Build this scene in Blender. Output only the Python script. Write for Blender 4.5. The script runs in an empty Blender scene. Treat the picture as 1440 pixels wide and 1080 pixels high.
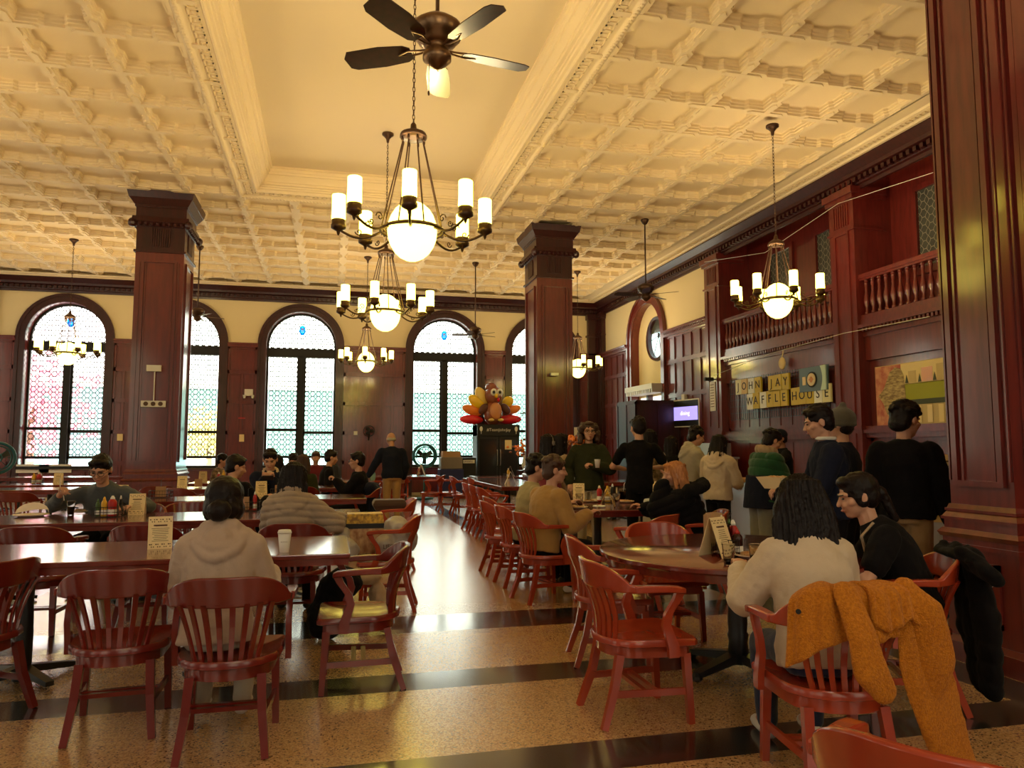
import bpy, math, random
from math import sin, cos, pi, radians, sqrt, atan2
from mathutils import Vector, Matrix, Euler, noise
random.seed(7)
SC = bpy.context.scene
COL = SC.collection
# ---------------------------------------------------------------- camera
H = 1.47; F = 1043.0; YAW = radians(13.72); PIT = radians(5.0)
cf = Vector((sin(YAW)*cos(PIT), cos(YAW)*cos(PIT), sin(PIT)))
cr = Vector((cos(YAW), -sin(YAW), 0)); cu = cr.cross(cf)
def at(px, py, z=None, x=None, y=None):
    d = cf + cr*((px-720)/F) - cu*((py-540)/F)
    t = (z-H)/d.z if z is not None else (x/d.x if x is not None else y/d.y)
    return Vector((0, 0, H)) + d*t
def spot(px, dist):
    s = (px-720)/F*dist
    return (dist*sin(YAW)+s*cos(YAW), dist*cos(YAW)-s*sin(YAW))
cam = bpy.data.cameras.new('camera'); co = bpy.data.objects.new('camera', cam); COL.objects.link(co)
co.location = (0, 0, H); co.rotation_euler = (pi/2+PIT, 0, -YAW)
cam.sensor_width = 36; cam.lens = 36*F/1440; cam.clip_end = 300; SC.camera = co
# ---------------------------------------------------------------- materials
MATS = {}
def mat(name, col, rough=.5, metal=0, bump=None, spec=.5, emit=None, es=0, coat=0, alpha=1, trans=0, var=None, sheen=0, ior=1.45, vscale=None):
    m = bpy.data.materials.new(name); m.use_nodes = True; nt = m.node_tree; b = nt.nodes['Principled BSDF']
    b.inputs['Base Color'].default_value = (*col, 1); b.inputs['Roughness'].default_value = rough
    b.inputs['Metallic'].default_value = metal; b.inputs['Specular IOR Level'].default_value = spec
    b.inputs['Coat Weight'].default_value = coat; b.inputs['Coat Roughness'].default_value = .12
    b.inputs['Transmission Weight'].default_value = trans; b.inputs['IOR'].default_value = ior
    b.inputs['Alpha'].default_value = alpha; b.inputs['Sheen Weight'].default_value = sheen
    if emit: b.inputs['Emission Color'].default_value = (*emit, 1); b.inputs['Emission Strength'].default_value = es
    L = nt.links.new
    tc = nt.nodes.new('ShaderNodeTexCoord')
    if var:   # var = (second colour, scale, (sx,sy,sz))
        mp = nt.nodes.new('ShaderNodeMapping'); mp.inputs['Scale'].default_value = var[2]; L(tc.outputs['Object'], mp.inputs[0])
        n = nt.nodes.new('ShaderNodeTexNoise'); n.inputs['Scale'].default_value = var[1]; n.inputs['Detail'].default_value = 4; L(mp.outputs[0], n.inputs[0])
        r = nt.nodes.new('ShaderNodeValToRGB'); r.color_ramp.elements[0].color = (*col, 1); r.color_ramp.elements[1].color = (*var[0], 1)
        r.color_ramp.elements[0].position = .35; r.color_ramp.elements[1].position = .65
        L(n.outputs[0], r.inputs[0]); L(r.outputs[0], b.inputs['Base Color'])
    if bump:  # (scale, strength, distance)
        n = nt.nodes.new('ShaderNodeTexNoise'); n.inputs['Scale'].default_value = bump[0]; n.inputs['Detail'].default_value = 3
        L(tc.outputs['Object'], n.inputs[0])
        bp = nt.nodes.new('ShaderNodeBump'); bp.inputs['Strength'].default_value = bump[1]; bp.inputs['Distance'].default_value = bump[2]
        L(n.outputs[0], bp.inputs['Height']); L(bp.outputs[0], b.inputs['Normal'])
    MATS[name] = m
    return m
def M(n): return MATS[n]
mat('mahogany', (.16, .017, .013), .34, coat=.8, var=((.105, .011, .009), 6, (3, 3, .35)), bump=(9, .12, .01))
mat('mahogany_dark', (.05, .008, .008), .34, coat=.2, var=((.03, .006, .006), 6, (3, 3, .4)))
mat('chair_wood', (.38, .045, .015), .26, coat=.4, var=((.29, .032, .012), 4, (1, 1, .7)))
mat('chair_wood_shaded', (.17, .015, .009), .26, coat=.4, var=((.125, .011, .008), 4, (1, 1, .7)))  # same chair wood, with the shade of the left side put into its colour
mat('table_wood', (.17, .018, .012), .2, coat=.9, var=((.12, .013, .009), 5, (1.2, 7, 2)), bump=(7, .1, .01))
mat('plaster', (.80, .66, .43), .75, bump=(60, .1, .003))
mat('panel_plaster', (.72, .60, .40), .85)
mat('wall_cream', (.80, .66, .38), .85, bump=(30, .05, .003))
mat('bronze', (.09, .05, .03), .4, metal=.8)
mat('bronze_light', (.22, .13, .07), .32, metal=.9)
mat('black_metal', (.012, .012, .014), .35, spec=.6)
mat('black', (.012, .011, .012), .6)
mat('white_plastic', (.75, .73, .68), .4)
mat('paper', (.85, .68, .38), .8)
mat('paper_dark', (.45, .25, .15), .8)
mat('ink', (.10, .045, .03), .8)
mat('white_paper', (.85, .83, .78), .8)
mat('kraft', (.42, .25, .13), .85)
mat('shade_glass', (1, .93, .7), .4, emit=(1, .80, .09), es=4.2)
mat('globe_glass', (1, .93, .7), .4, emit=(1, .82, .13), es=2.6)
mat('lead_glass_dark', (.07, .075, .06), .15, spec=.8)
mat('stone_black', (.018, .017, .02), .22, spec=.8, coat=.9)
mat('steel', (.45, .44, .42), .3, metal=.9)
mat('grey_plastic', (.2, .17, .15), .6)
mat('navy_plastic', (.02, .025, .11), .5)
mat('teal_paint', (.01, .10, .12), .4)
mat('skin', (.56, .30, .20), .55)
mat('skin_warm', (.48, .24, .15), .55)
mat('skin_dark', (.30, .14, .09), .55)
mat('hair_black', (.010, .006, .006), .42, bump=(160, .5, .004), spec=.2)
mat('hair_brown', (.055, .024, .013), .5, bump=(140, .6, .005))
mat('hair_blonde', (.58, .25, .09), .5, bump=(120, .7, .006), var=((.36, .13, .04), 40, (1, 1, .25)))
mat('eye', (.012, .008, .006), .2)
mat('lips', (.40, .12, .09), .5)
mat('red_plastic', (.42, .012, .012), .35)
mat('yellow_plastic', (.72, .42, .03), .4)
mat('green_plastic', (.06, .12, .03), .4)
mat('plate', (.78, .68, .55), .5)
mat('food', (.45, .2, .06), .8, bump=(60, 1, .02), var=((.6, .42, .2), 30, (1, 1, 1)))
mat('cola', (.035, .008, .005), .1)
mat('iced_tea', (.35, .08, .02), .1)
mat('clear_plastic', (.9, .88, .85), .1, trans=1, ior=1.12)
mat('screen_dark', (.01, .01, .012), .3)
mat('foil', (.5, .5, .5), .3, metal=.7)
def cloth(name, col, var=None, bump=(90, .35, .004), sheen=.25):
    if max(col) < .05: sheen = .03
    return mat(name, col, .9, bump=bump, sheen=sheen, var=var, spec=.2 if max(col) > .05 else .08)
cloth('c_beige', (.42, .31, .24)); cloth('c_puffer', (.34, .26, .19), bump=(30, .25, .01)); cloth('c_greyblue', (.07, .08, .09))
cloth('c_navy', (.012, .014, .028)); cloth('c_black', (.008, .007, .008)); cloth('c_cream', (.54, .43, .31)); cloth('c_mustard', (.36, .20, .06))
cloth('c_olive', (.34, .28, .14)); cloth('c_green', (.030, .032, .014)); cloth('c_grey', (.42, .38, .30)); cloth('c_greypants', (.19, .19, .17))
cloth('c_khaki', (.36, .22, .10)); cloth('c_denim', (.02, .03, .07)); cloth('c_ochre', (.62, .22, .015), bump=(170, 1.0, .012), var=((.45, .14, .010), 90, (1, 1, 1)), sheen=.06)
cloth('c_white', (.7, .67, .6)); cloth('c_brown', (.08, .045, .03)); cloth('c_camo', (.07, .05, .03), var=((.35, .24, .14), 14, (1, 1, 1)))
cloth('c_forest', (.015, .07, .03)); cloth('c_beanie', (.11, .10, .08), bump=(200, .8, .01)); cloth('c_fur', (.012, .010, .010), bump=(120, 1, .03), sheen=.6)
cloth('c_maroon', (.16, .02, .03)); cloth('c_tan', (.38, .27, .17)); cloth('c_linen', (.62, .64, .62)); cloth('c_darkgrey', (.035, .035, .04))
cloth('c_camel', (.30, .16, .08))
# terrazzo
m = mat('terrazzo', (.42, .27, .13), .25, coat=1, spec=.8); m.node_tree.nodes['Principled BSDF'].inputs['Coat IOR'].default_value = 2.1; m.node_tree.nodes['Principled BSDF'].inputs['Coat Roughness'].default_value = .27; nt = m.node_tree; b = nt.nodes['Principled BSDF']; L = nt.links.new
tc = nt.nodes.new('ShaderNodeTexCoord')
v = nt.nodes.new('ShaderNodeTexVoronoi'); v.inputs['Scale'].default_value = 120; L(tc.outputs['Object'], v.inputs[0])
sp = nt.nodes.new('ShaderNodeSeparateColor'); L(v.outputs['Color'], sp.inputs[0])
r = nt.nodes.new('ShaderNodeValToRGB'); r.color_ramp.interpolation = 'CONSTANT'
for p_, c_ in ((0, (.14, .07, .03)), (.09, (.40, .22, .09)), (.3, (.52, .30, .125)), (.62, (.60, .36, .16)), (.88, (.42, .23, .10))):
    e = r.color_ramp.elements[0] if p_ == 0 else r.color_ramp.elements.new(p_)
    e.position = p_; e.color = (*c_, 1)
r.color_ramp.elements[-1].color = (.66, .44, .22, 1)
L(sp.outputs[0], r.inputs[0]); L(r.outputs[0], b.inputs['Base Color'])
# leaded obscure glass: tinted panes crossed by dark cames, ogee lattice on the pane itself
def lead_glass(name, tint, tint2, line=.010, pitch=.18, see=True):
    m = bpy.data.materials.new(name); m.use_nodes = True; nt = m.node_tree; N = nt.nodes; N.clear(); L = nt.links.new
    def math(op, a, b=None, c=None):
        n = N.new('ShaderNodeMath'); n.operation = op
        for i, q in enumerate((a, b, c)):
            if q is None: continue
            if isinstance(q, (int, float)): n.inputs[i].default_value = q
            else: L(q, n.inputs[i])
        return n.outputs[0]
    tc = N.new('ShaderNodeTexCoord'); s = N.new('ShaderNodeSeparateXYZ'); L(tc.outputs['Object'], s.inputs[0])
    x, z = s.outputs[0 if see else 1], s.outputs[2]
    w = math('MULTIPLY', math('SINE', math('MULTIPLY', z, 2*pi/(pitch*1.7))), pitch*.27)
    def fam(xx, p):
        f = math('PINGPONG', xx, p/2)
        return math('SUBTRACT', p/2, math('ABSOLUTE', math('SUBTRACT', f, 0)))
    d1 = fam(math('ADD', x, w), pitch); d2 = fam(math('SUBTRACT', x, w), pitch)
    d3 = fam(z, pitch*.85)
    d3b = math('ADD', d3, math('MULTIPLY', math('LESS_THAN', fam(x, pitch), pitch*.30), 1.0))
    d = math('MINIMUM', math('MINIMUM', d1, d2), d3b)
    lead = math('LESS_THAN', d, line)
    vo = N.new('ShaderNodeTexVoronoi'); vo.inputs['Scale'].default_value = 9; L(tc.outputs['Object'], vo.inputs[0])
    sc = N.new('ShaderNodeSeparateColor'); L(vo.outputs['Color'], sc.inputs[0])
    mx = N.new('ShaderNodeMix'); mx.data_type = 'RGBA'; mx.inputs[6].default_value = (*tint, 1); mx.inputs[7].default_value = (*tint2, 1); L(sc.outputs[0], mx.inputs[0])
    df = N.new('ShaderNodeBsdfPrincipled'); df.inputs['Base Color'].default_value = (.02, .02, .02, 1)
    if see:
        tr = N.new('ShaderNodeBsdfTransparent'); L(mx.outputs[2], tr.inputs[0])
        gl = N.new('ShaderNodeBsdfGlossy'); gl.inputs['Roughness'].default_value = .15
        m2 = N.new('ShaderNodeMixShader'); m2.inputs[0].default_value = .04; L(tr.outputs[0], m2.inputs[1]); L(gl.outputs[0], m2.inputs[2])
        src = m2.outputs[0]
    else:
        g = N.new('ShaderNodeBsdfPrincipled'); L(mx.outputs[2], g.inputs['Base Color']); g.inputs['Roughness'].default_value = .2
        df.inputs['Base Color'].default_value = (.22, .2, .15, 1); src = g.outputs[0]
    mm = N.new('ShaderNodeMixShader'); L(lead, mm.inputs[0]); L(src, mm.inputs[1]); L(df.outputs[0], mm.inputs[2])
    o = N.new('ShaderNodeOutputMaterial'); L(mm.outputs[0], o.inputs[0]); MATS[name] = m
lead_glass('lead_glass', (.38, .43, .40), (.54, .53, .48), .0135)
lead_glass('lead_glass_fill', (.20, .18, .15), (.24, .21, .17), .012)  # panes of the added out-of-view windows, tint sets the fill light
lead_glass('lead_glass_pink', (.46, .38, .44), (.52, .50, .46), .0125)
lead_glass('lead_glass_inner', (.05, .055, .05), (.07, .075, .065), .006, .16, False)
# a scratch scene keeps modifier evaluation quick; it is removed at the end
TMP = bpy.data.scenes.new('scratch')
def evaluated(o):
    TMP.collection.objects.link(o); vl = TMP.view_layers[0]; vl.update(); dg = vl.depsgraph
    return bpy.data.meshes.new_from_object(o.evaluated_get(dg))
# ---------------------------------------------------------------- mesh builder
class MB:
    def __init__(s): s.v = []; s.f = []; s.mi = []; s.m = Matrix(); s.cur = 0
    def add(s, vs, fs):
        o = len(s.v); s.v += [tuple(s.m @ Vector(p)) for p in vs]; s.f += [tuple(i+o for i in f) for f in fs]; s.mi += [s.cur]*len(fs); return s
    def box(s, c, d, rz=0, tap=1):
        x, y, z = d[0]/2, d[1]/2, d[2]/2; R = Matrix.Rotation(rz, 3, 'Z'); c = Vector(c)
        vs = [c + R @ Vector((sx*x*(tap if sz < 0 else 1), sy*y*(tap if sz < 0 else 1), sz*z)) for sz in (-1, 1) for sx, sy in ((-1, -1), (1, -1), (1, 1), (-1, 1))]
        return s.add(vs, [(3, 2, 1, 0), (4, 5, 6, 7), (0, 1, 5, 4), (1, 2, 6, 5), (2, 3, 7, 6), (3, 0, 4, 7)])
    def bx(s, x0, x1, y0, y1, z0, z1): return s.box(((x0+x1)/2, (y0+y1)/2, (z0+z1)/2), (abs(x1-x0), abs(y1-y0), abs(z1-z0)))
    def beam(s, a, b, w, h, up=(0, 0, 1), w2=None, h2=None):
        a, b = Vector(a), Vector(b); d = (b-a).normalized(); r = d.cross(Vector(up))
        if r.length < 1e-4: r = d.cross(Vector((0, 1, 0)))
        r.normalize(); u = r.cross(d); w2 = w2 or w; h2 = h2 or h; vs = []
        for p, ww, hh in ((a, w, h), (b, w2, h2)):
            for i, j in ((-1, -1), (1, -1), (1, 1), (-1, 1)): vs.append(p + r*(i*ww/2) + u*(j*hh/2))
        return s.add(vs, [(0, 1, 2, 3), (7, 6, 5, 4), (0, 4, 5, 1), (1, 5, 6, 2), (2, 6, 7, 3), (3, 7, 4, 0)])
    def sweep(s, rings, closed=False, cap=True):
        n = len(rings[0]); k = len(rings); vs = [p for r in rings for p in r]; fs = []
        for i in range(k if closed else k-1):
            a = i*n; b_ = ((i+1) % k)*n
            for j in range(n): fs.append((a+j, a+(j+1) % n, b_+(j+1) % n, b_+j))
        if cap and not closed: fs += [tuple(reversed(range(n))), tuple(range((k-1)*n, k*n))]
        return s.add(vs, fs)
    def tube(s, pts, r, n=8, closed=False):
        pts = [Vector(p) for p in pts]; rings = []; k = len(pts); u = None
        for i, p in enumerate(pts):
            a = pts[(i-1) % k] if (i or closed) else p; b_ = pts[(i+1) % k] if (i < k-1 or closed) else p
            d = (b_-a).normalized()
            if u is None:
                u = d.cross(Vector((0, 0, 1)))
                if u.length < .05: u = d.cross(Vector((0, 1, 0)))
            u = (u - d*u.dot(d)).normalized(); w = d.cross(u); rr = r[i] if isinstance(r, (list, tuple)) else r
            rings.append([p + u*(cos(2*pi*j/n)*rr) + w*(sin(2*pi*j/n)*rr) for j in range(n)])
        return s.sweep(rings, closed)
    def lathe(s, prof, c=(0, 0, 0), n=16, cap=True, sq=None):
        rings = []
        for r, z in prof:
            if sq: rings.append([Vector((c[0]+r*sx, c[1]+r*sy, c[2]+z)) for sx, sy in ((-1, -1), (1, -1), (1, 1), (-1, 1))])
            else: rings.append([Vector((c[0]+r*cos(2*pi*j/n), c[1]+r*sin(2*pi*j/n), c[2]+z)) for j in range(n)])
        return s.sweep(rings, cap=cap)
    def ell(s, c, r, n=12, m=8, R=None):
        c = Vector(c); rings = []; R = R or Matrix.Identity(3)
        vs = [c + R @ Vector((0, 0, -r[2]))]
        for i in range(1, m):
            t = -pi/2+pi*i/m
            for j in range(n): vs.append(c + R @ Vector((r[0]*cos(t)*cos(2*pi*j/n), r[1]*cos(t)*sin(2*pi*j/n), r[2]*sin(t))))
        vs.append(c + R @ Vector((0, 0, r[2]))); fs = []
        for j in range(n): fs.append((0, 1+(j+1) % n, 1+j)); fs.append((len(vs)-1, 1+(m-2)*n+j, 1+(m-2)*n+(j+1) % n))
        for i in range(m-2):
            a = 1+i*n; b_ = a+n
            for j in range(n): fs.append((a+j, a+(j+1) % n, b_+(j+1) % n, b_+j))
        return s.add(vs, fs)
    def cap(s, a, ra, b, rb, n=12, fl=None):
        a, b = Vector(a), Vector(b); d = b-a; l = d.length
        if l < 1e-5: return s.ell(a, (ra, ra, ra))
        d.normalize(); u = d.cross(Vector((0, 0, 1)))
        if u.length < .05: u = d.cross(Vector((0, 1, 0)))
        if fl: u = Vector(fl[0]) - d*Vector(fl[0]).dot(d)
        u.normalize(); w = d.cross(u); k = fl[1] if fl else 1; rings = []
        for t in (-85, -55, -25, 0): rings.append((a + d*(sin(radians(t))*ra), cos(radians(t))*ra))
        for t in (0, 25, 55, 85): rings.append((b + d*(sin(radians(t))*rb), cos(radians(t))*rb))
        return s.sweep([[p + u*(cos(2*pi*j/n)*q) + w*(sin(2*pi*j/n)*q*k) for j in range(n)] for p, q in rings])
    def build(s, name, m, parent=None, smooth=False, loc=None, bevel=0, auto=False):
        me = bpy.data.meshes.new(name); me.from_pydata(s.v, [], s.f)
        for q in (m if isinstance(m, (list, tuple)) else [m]): me.materials.append(MATS[q])
        if max(s.mi, default=0) > 0: me.polygons.foreach_set('material_index', s.mi)
        if smooth: me.polygons.foreach_set('use_smooth', [True]*len(me.polygons))
        me.update(); o = bpy.data.objects.new(name, me); COL.objects.link(o)
        if parent is not None: o.parent = parent
        if loc is not None: o.location = loc
        if bevel:
            b = o.modifiers.new('b', 'BEVEL'); b.width = bevel; b.segments = 2; b.limit_method = 'ANGLE'
        if auto:
            me.polygons.foreach_set('use_smooth', [True]*len(me.polygons)); me.set_sharp_from_angle(angle=radians(40))
        return o
def empty(name, loc=(0, 0, 0), rz=0, label=None, cat=None, group=None, kind=None):
    o = bpy.data.objects.new(name, None); COL.objects.link(o); o.location = loc; o.rotation_euler = (0, 0, rz); o.empty_display_size = .1
    return tag(o, label, cat, group, kind)
def tag(o, label=None, cat=None, group=None, kind=None):
    if label: o['label'] = label
    if cat: o['category'] = cat
    if group: o['group'] = group
    if kind: o['kind'] = kind
    return o
def kids(o): return [c for c in bpy.data.objects if c.parent == o]
KC = {}
def copy_tree(o, parent=None, swap=None):
    c = o.copy(); COL.objects.link(c); c.parent = parent
    if o.name not in KC: KC[o.name] = kids(o)
    for ch in KC[o.name]: copy_tree(ch, c, swap)
    return c
def recolour(root, a, b):
    for c in kids(root):
        if c.type == 'MESH' and c.material_slots and c.material_slots[0].material == M(a):
            c.material_slots[0].link = 'OBJECT'; c.material_slots[0].material = M(b)
def text(s, size, m, parent, loc, rot, name='lettering', ext=.001, align='CENTER', sx=1):
    cu_ = bpy.data.curves.new(name, 'FONT'); cu_.body = s; cu_.size = size; cu_.extrude = ext; cu_.align_x = align; cu_.align_y = 'CENTER'; cu_.resolution_u = 3
    t = bpy.data.objects.new('t', cu_); me = evaluated(t); bpy.data.objects.remove(t)
    me.name = name; me.materials.clear(); me.materials.append(M(m)); o = bpy.data.objects.new(name, me); COL.objects.link(o)
    o.parent = parent; o.location = loc; o.rotation_euler = rot; o.scale = (sx, 1, 1); return o

m = bpy.data.materials.new('med_glass'); m.use_nodes = True; nt = m.node_tree; nt.nodes.clear(); t_ = nt.nodes.new('ShaderNodeBsdfTransparent'); t_.inputs[0].default_value = (.05, .42, .95, 1)
o_ = nt.nodes.new('ShaderNodeOutputMaterial'); nt.links.new(t_.outputs[0], o_.inputs[0]); MATS['med_glass'] = m
# ================================================================ THE ROOM
XR = 9.05; YF = 24.1; ZC = 6.5; XL = -12.0; YB = -3.0; SILL = .95; WTOP = 4.72
def struct(o): o['kind'] = 'structure'; return o
# floor: terrazzo fields with black stone bands
mb = MB()
xs = [XL, -3.15, -2.8, 2.45, 2.8, 3.92, 4.27, XR+.8]; ys = [YB, 1.9, 2.2, 3.35, 3.68, 4.69, 5.04, 6.12, 6.72, 10.1, YF+.6]
for i in range(len(xs)-1):
    for j in range(len(ys)-1):
        x0, x1, y0, y1 = xs[i], xs[i+1], ys[j], ys[j+1]
        blk = (y0, y1) in ((1.9, 2.2), (3.35, 3.68), (4.69, 5.04), (6.12, 6.72)) or (x0, x1) in ((-3.15, -2.8), (3.92, 4.27)) or ((x0, x1) == (2.45, 2.8) and y0 >= 10)
        mb.cur = 1 if blk else 0
        mb.add([(x0, y0, 0), (x1, y0, 0), (x1, y1, 0), (x0, y1, 0)], [(0, 1, 2, 3)])
struct(mb.build('floor', ['terrazzo', 'stone_black']))
# coffered plaster ceiling
RX0, RX1, RY1 = -1.87, 3.37, 15.28; PX, PY = .96, .955
mb = MB()
def cell(x0, y0, x1, y1):
    cx, cy = (x0+x1)/2, (y0+y1)/2; ax, ay = (x1-x0)/2, (y1-y0)/2
    side = [(-.83, -.83), (-.34, -.83), (-.24, -.94), (.24, -.94), (.34, -.83)]
    ol = []
    for q in range(4):
        for a, b_ in side: ol.append(((a, b_), (-b_, a), (-a, -b_), (b_, -a))[q])
    n = len(ol); outer = []
    for a, b_ in ol:   # matching points on the cell border
        m_ = max(abs(a), abs(b_)); outer.append((a/m_, b_/m_))
    lv = [(outer, 1, ZC), (ol, 1, ZC), (ol, 1, ZC+.035), (ol, .965, ZC+.045), (ol, .965, ZC+.075), (ol, .935, ZC+.085), (ol, .93, ZC+.12), (ol, .90, ZC+.13)]
    o = len(mb.v); vs = []
    for pts, s_, z in lv: vs += [(cx+a*ax*s_, cy+b_*ay*s_, z) for a, b_ in pts]
    fs = []
    for k in range(len(lv)-1):
        for j in range(n): fs.append((k*n+j, k*n+(j+1) % n, (k+1)*n+(j+1) % n, (k+1)*n+j))
    fs.append(tuple(range((len(lv)-1)*n, len(lv)*n)))
    mb.add(vs, [tuple(reversed(f)) for f in fs])
    # raised cross shaped plates on the rib crossing
gx = [RX1 + PX*k for k in range(0, 6)]; gy = [RY1 - PY*k for k in range(0, 20)] ; gy = sorted([RY1+PY*k for k in range(1, 10)] + gy)
gl = [RX0 - PX*k for k in range(0, 11)]; gm = [RX0 + (RX1-RX0)/5*k for k in range(6)]
for i in range(len(gy)-1):
    for k in range(5): cell(gx[k], gy[i], gx[k+1], gy[i+1])
    for k in range(10): cell(gl[k+1], gy[i], gl[k], gy[i+1])
    if gy[i] > RY1-.01:
        for k in range(5): cell(gm[k], gy[i], gm[k+1], gy[i+1])
mb.bx(gx[-1]-.02, XR+.9, YB, YF+.6, ZC, ZC+.3); mb.bx(XL-.1, gl[-1], YB, YF+.6, ZC, ZC+.3)
mb.bx(XL, XR+.8, gy[-1], YF+.6, ZC, ZC+.3); mb.bx(XL, XR+.8, YB, gy[0], ZC, ZC+.3)
struct(mb.build('ceiling', 'plaster'))
# raised plates on the ribs of the ceiling
mb = MB()
def plate(cx, cy, dx, dy):
    for (hx, hy) in ((.30*dx, .045*dy), (.045*dx, .30*dy)):
        tx, ty = (.05, 0) if hx > hy else (0, .05)
        if hx > hy: pts = [(-hx, 0), (-hx+.05, -hy), (hx-.05, -hy), (hx, 0), (hx-.05, hy), (-hx+.05, hy)]
        else: pts = [(0, -hy), (hx, -hy+.05), (hx, hy-.05), (0, hy), (-hx, hy-.05), (-hx, -hy+.05)]
        mb.sweep([[Vector((cx+a, cy+b_, z)) for a, b_ in pts] for z in (ZC+.002, ZC-.018-(.003 if hx > hy else 0))])
for x in gx[:-1] + gl:
    for y in gy:
        if YB < y: plate(x, y, 1, 1)
struct(mb.build('trim_1', 'plaster'))
# the ceiling recess: rope, Greek key band, cove, flat panel
PZ = 6.92; IX0, IX1, IY1 = -1.2, 2.74, 14.62; RYB = -2.4
mb = MB(); mb.add([(IX0-.1, RYB, PZ), (IX1+.1, RYB, PZ), (IX1+.1, IY1+.1, PZ), (IX0-.1, IY1+.1, PZ)], [(3, 2, 1, 0)])
struct(mb.build('trim_2', 'panel_plaster'))
prof = [(0, ZC+.02), (0, ZC-.02), (.03, ZC-.045), (.07, ZC-.045), (.09, ZC-.01), (.11, ZC), (.33, ZC+.0), (.345, ZC-.02), (.37, ZC-.02), (.385, ZC+.03), (.42, ZC+.04), (.43, ZC+.07), (.455, ZC+.075), (.46, ZC+.10), (.50, ZC+.11), (.505, ZC+.15), (.525, ZC+.155), (.54, ZC+.21), (.57, ZC+.25), (.575, ZC+.275), (.60, ZC+.28), (.61, ZC+.32), (.63, ZC+.33), (.64, ZC+.38), (.67, ZC+.385), (.67, PZ+.02)]
mb = MB(); rings = []
for (x, y, sx, sy) in ((RX0, RYB, 1, 0), (RX0, RY1, 1, -1), (RX1, RY1, -1, -1), (RX1, RYB, -1, 0)): rings.append([Vector((x+sx*d, y+sy*d, z)) for d, z in prof])
for i in range(3):
    a, b_ = rings[i], rings[i+1]; mb.add(a+b_, [(j, j+1, j+1+len(prof), j+len(prof)) for j in range(len(prof)-1)])
struct(mb.build('trim_3', 'plaster', auto=True))
mb = MB()   # meander and rope relief
def key(ox, oy, ux, uy, vx, vy, n, p=.17):
    w = .018
    def b2(a0, a1, c0, c1):
        P = [(ox+ux*a+vx*c, oy+uy*a+vy*c) for a, c in ((a0, c0), (a1, c0), (a1, c1), (a0, c1))]
        mb.sweep([[Vector((x, y, z)) for x, y in P] for z in (ZC+.003, ZC-.014)])
    for k in range(n):
        o = k*p
        b2(o, o+p*.82, .0, w); b2(o+p*.82-w, o+p*.82, 0, p*.75); b2(o+.03, o+p*.82, p*.75-w, p*.75); b2(o+.03, o+.03+w, p*.38, p*.75); b2(o+.03, o+p*.55, p*.38-w, p*.38)
n_ = int((RY1-5.5)/.17)
key(RX0+.16, 5.5, 0, 1, 1, 0, n_); key(RX1-.16, 5.5, 0, 1, -1, 0, n_); key(RX0+.3, RY1-.16, 1, 0, 0, -1, int(4.7/.17))
for (x0, y0, dx, dy, n_) in ((RX0+.055, 5.5, 0, 1, 150), (RX1-.055, 5.5, 0, 1, 150), (RX0+.1, RY1-.055, 1, 0, 78)):
    for k in range(n_): mb.ell((x0+dx*k*.065, y0+dy*k*.065, ZC-.045), (.03, .03, .016), 6, 4)
struct(mb.build('trim_4', 'plaster'))
# ---- walls -------------------------------------------------------
WC = [-7.6, -4.42, -.94, 3.62, 6.94]; RO = 1.1
def arched_wall(name, m, c0, c1, z0, z1, wins, plane):
    mb = MB(); P = plane; cur = c0
    def q(a, b_, z0, z1):
        if b_-a > 1e-4: mb.add([P(a, z0), P(b_, z0), P(b_, z1), P(a, z1)], [(0, 1, 2, 3)])
    for w in sorted(wins):
        q(cur, w-RO, z0, z1)
        if z0 < SILL: q(w-RO, w+RO, z0, SILL)
        if z1 > WTOP:
            for i in range(24):
                a, b_ = pi-pi*i/24, pi-pi*(i+1)/24; p0 = (w+RO*cos(a), WTOP+RO*sin(a)); p1 = (w+RO*cos(b_), WTOP+RO*sin(b_))
                mb.add([P(*p0), P(*p1), P(p1[0], z1), P(p0[0], z1)], [(0, 1, 2, 3)])
        cur = w+RO
    q(cur, c1, z0, z1); return struct(mb.build(name, m))
fw = arched_wall('wall_far', 'wall_cream', XL, XR+.8, 0, ZC+.3, WC, lambda a, z: Vector((a, YF, z)))
LW = [1.0, 5.2, 9.4, 13.6, 17.8, 21.6]; BW = [-8.5, -4.2, .8, 4.6]
arched_wall('wall_left', 'mahogany_dark', YB, YF+.6, 0, ZC+.5, LW, lambda a, z: Vector((XL, a, z)))
arched_wall('wall_back', 'mahogany_dark', XL, XR+.8, 0, ZC+.6, BW, lambda a, z: Vector((a, YB, z)))
for i, w in enumerate(LW+BW):  # unseen windows added to let fill daylight in from left and behind
    o = MB(); o.add([(-RO, 0, SILL), (RO, 0, SILL), (RO, 0, WTOP)]+[(RO*cos(pi*j/20), 0, WTOP+RO*sin(pi*j/20)) for j in range(1, 20)]+[(-RO, 0, WTOP)], [tuple(range(23))]); o = struct(o.build('window_%d' % (21+i), 'lead_glass_fill'))
    o.location = (XL, w, 0) if i < len(LW) else (w, YB, 0); o.rotation_euler = (0, 0, pi/2 if i < len(LW) else 0)
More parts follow.
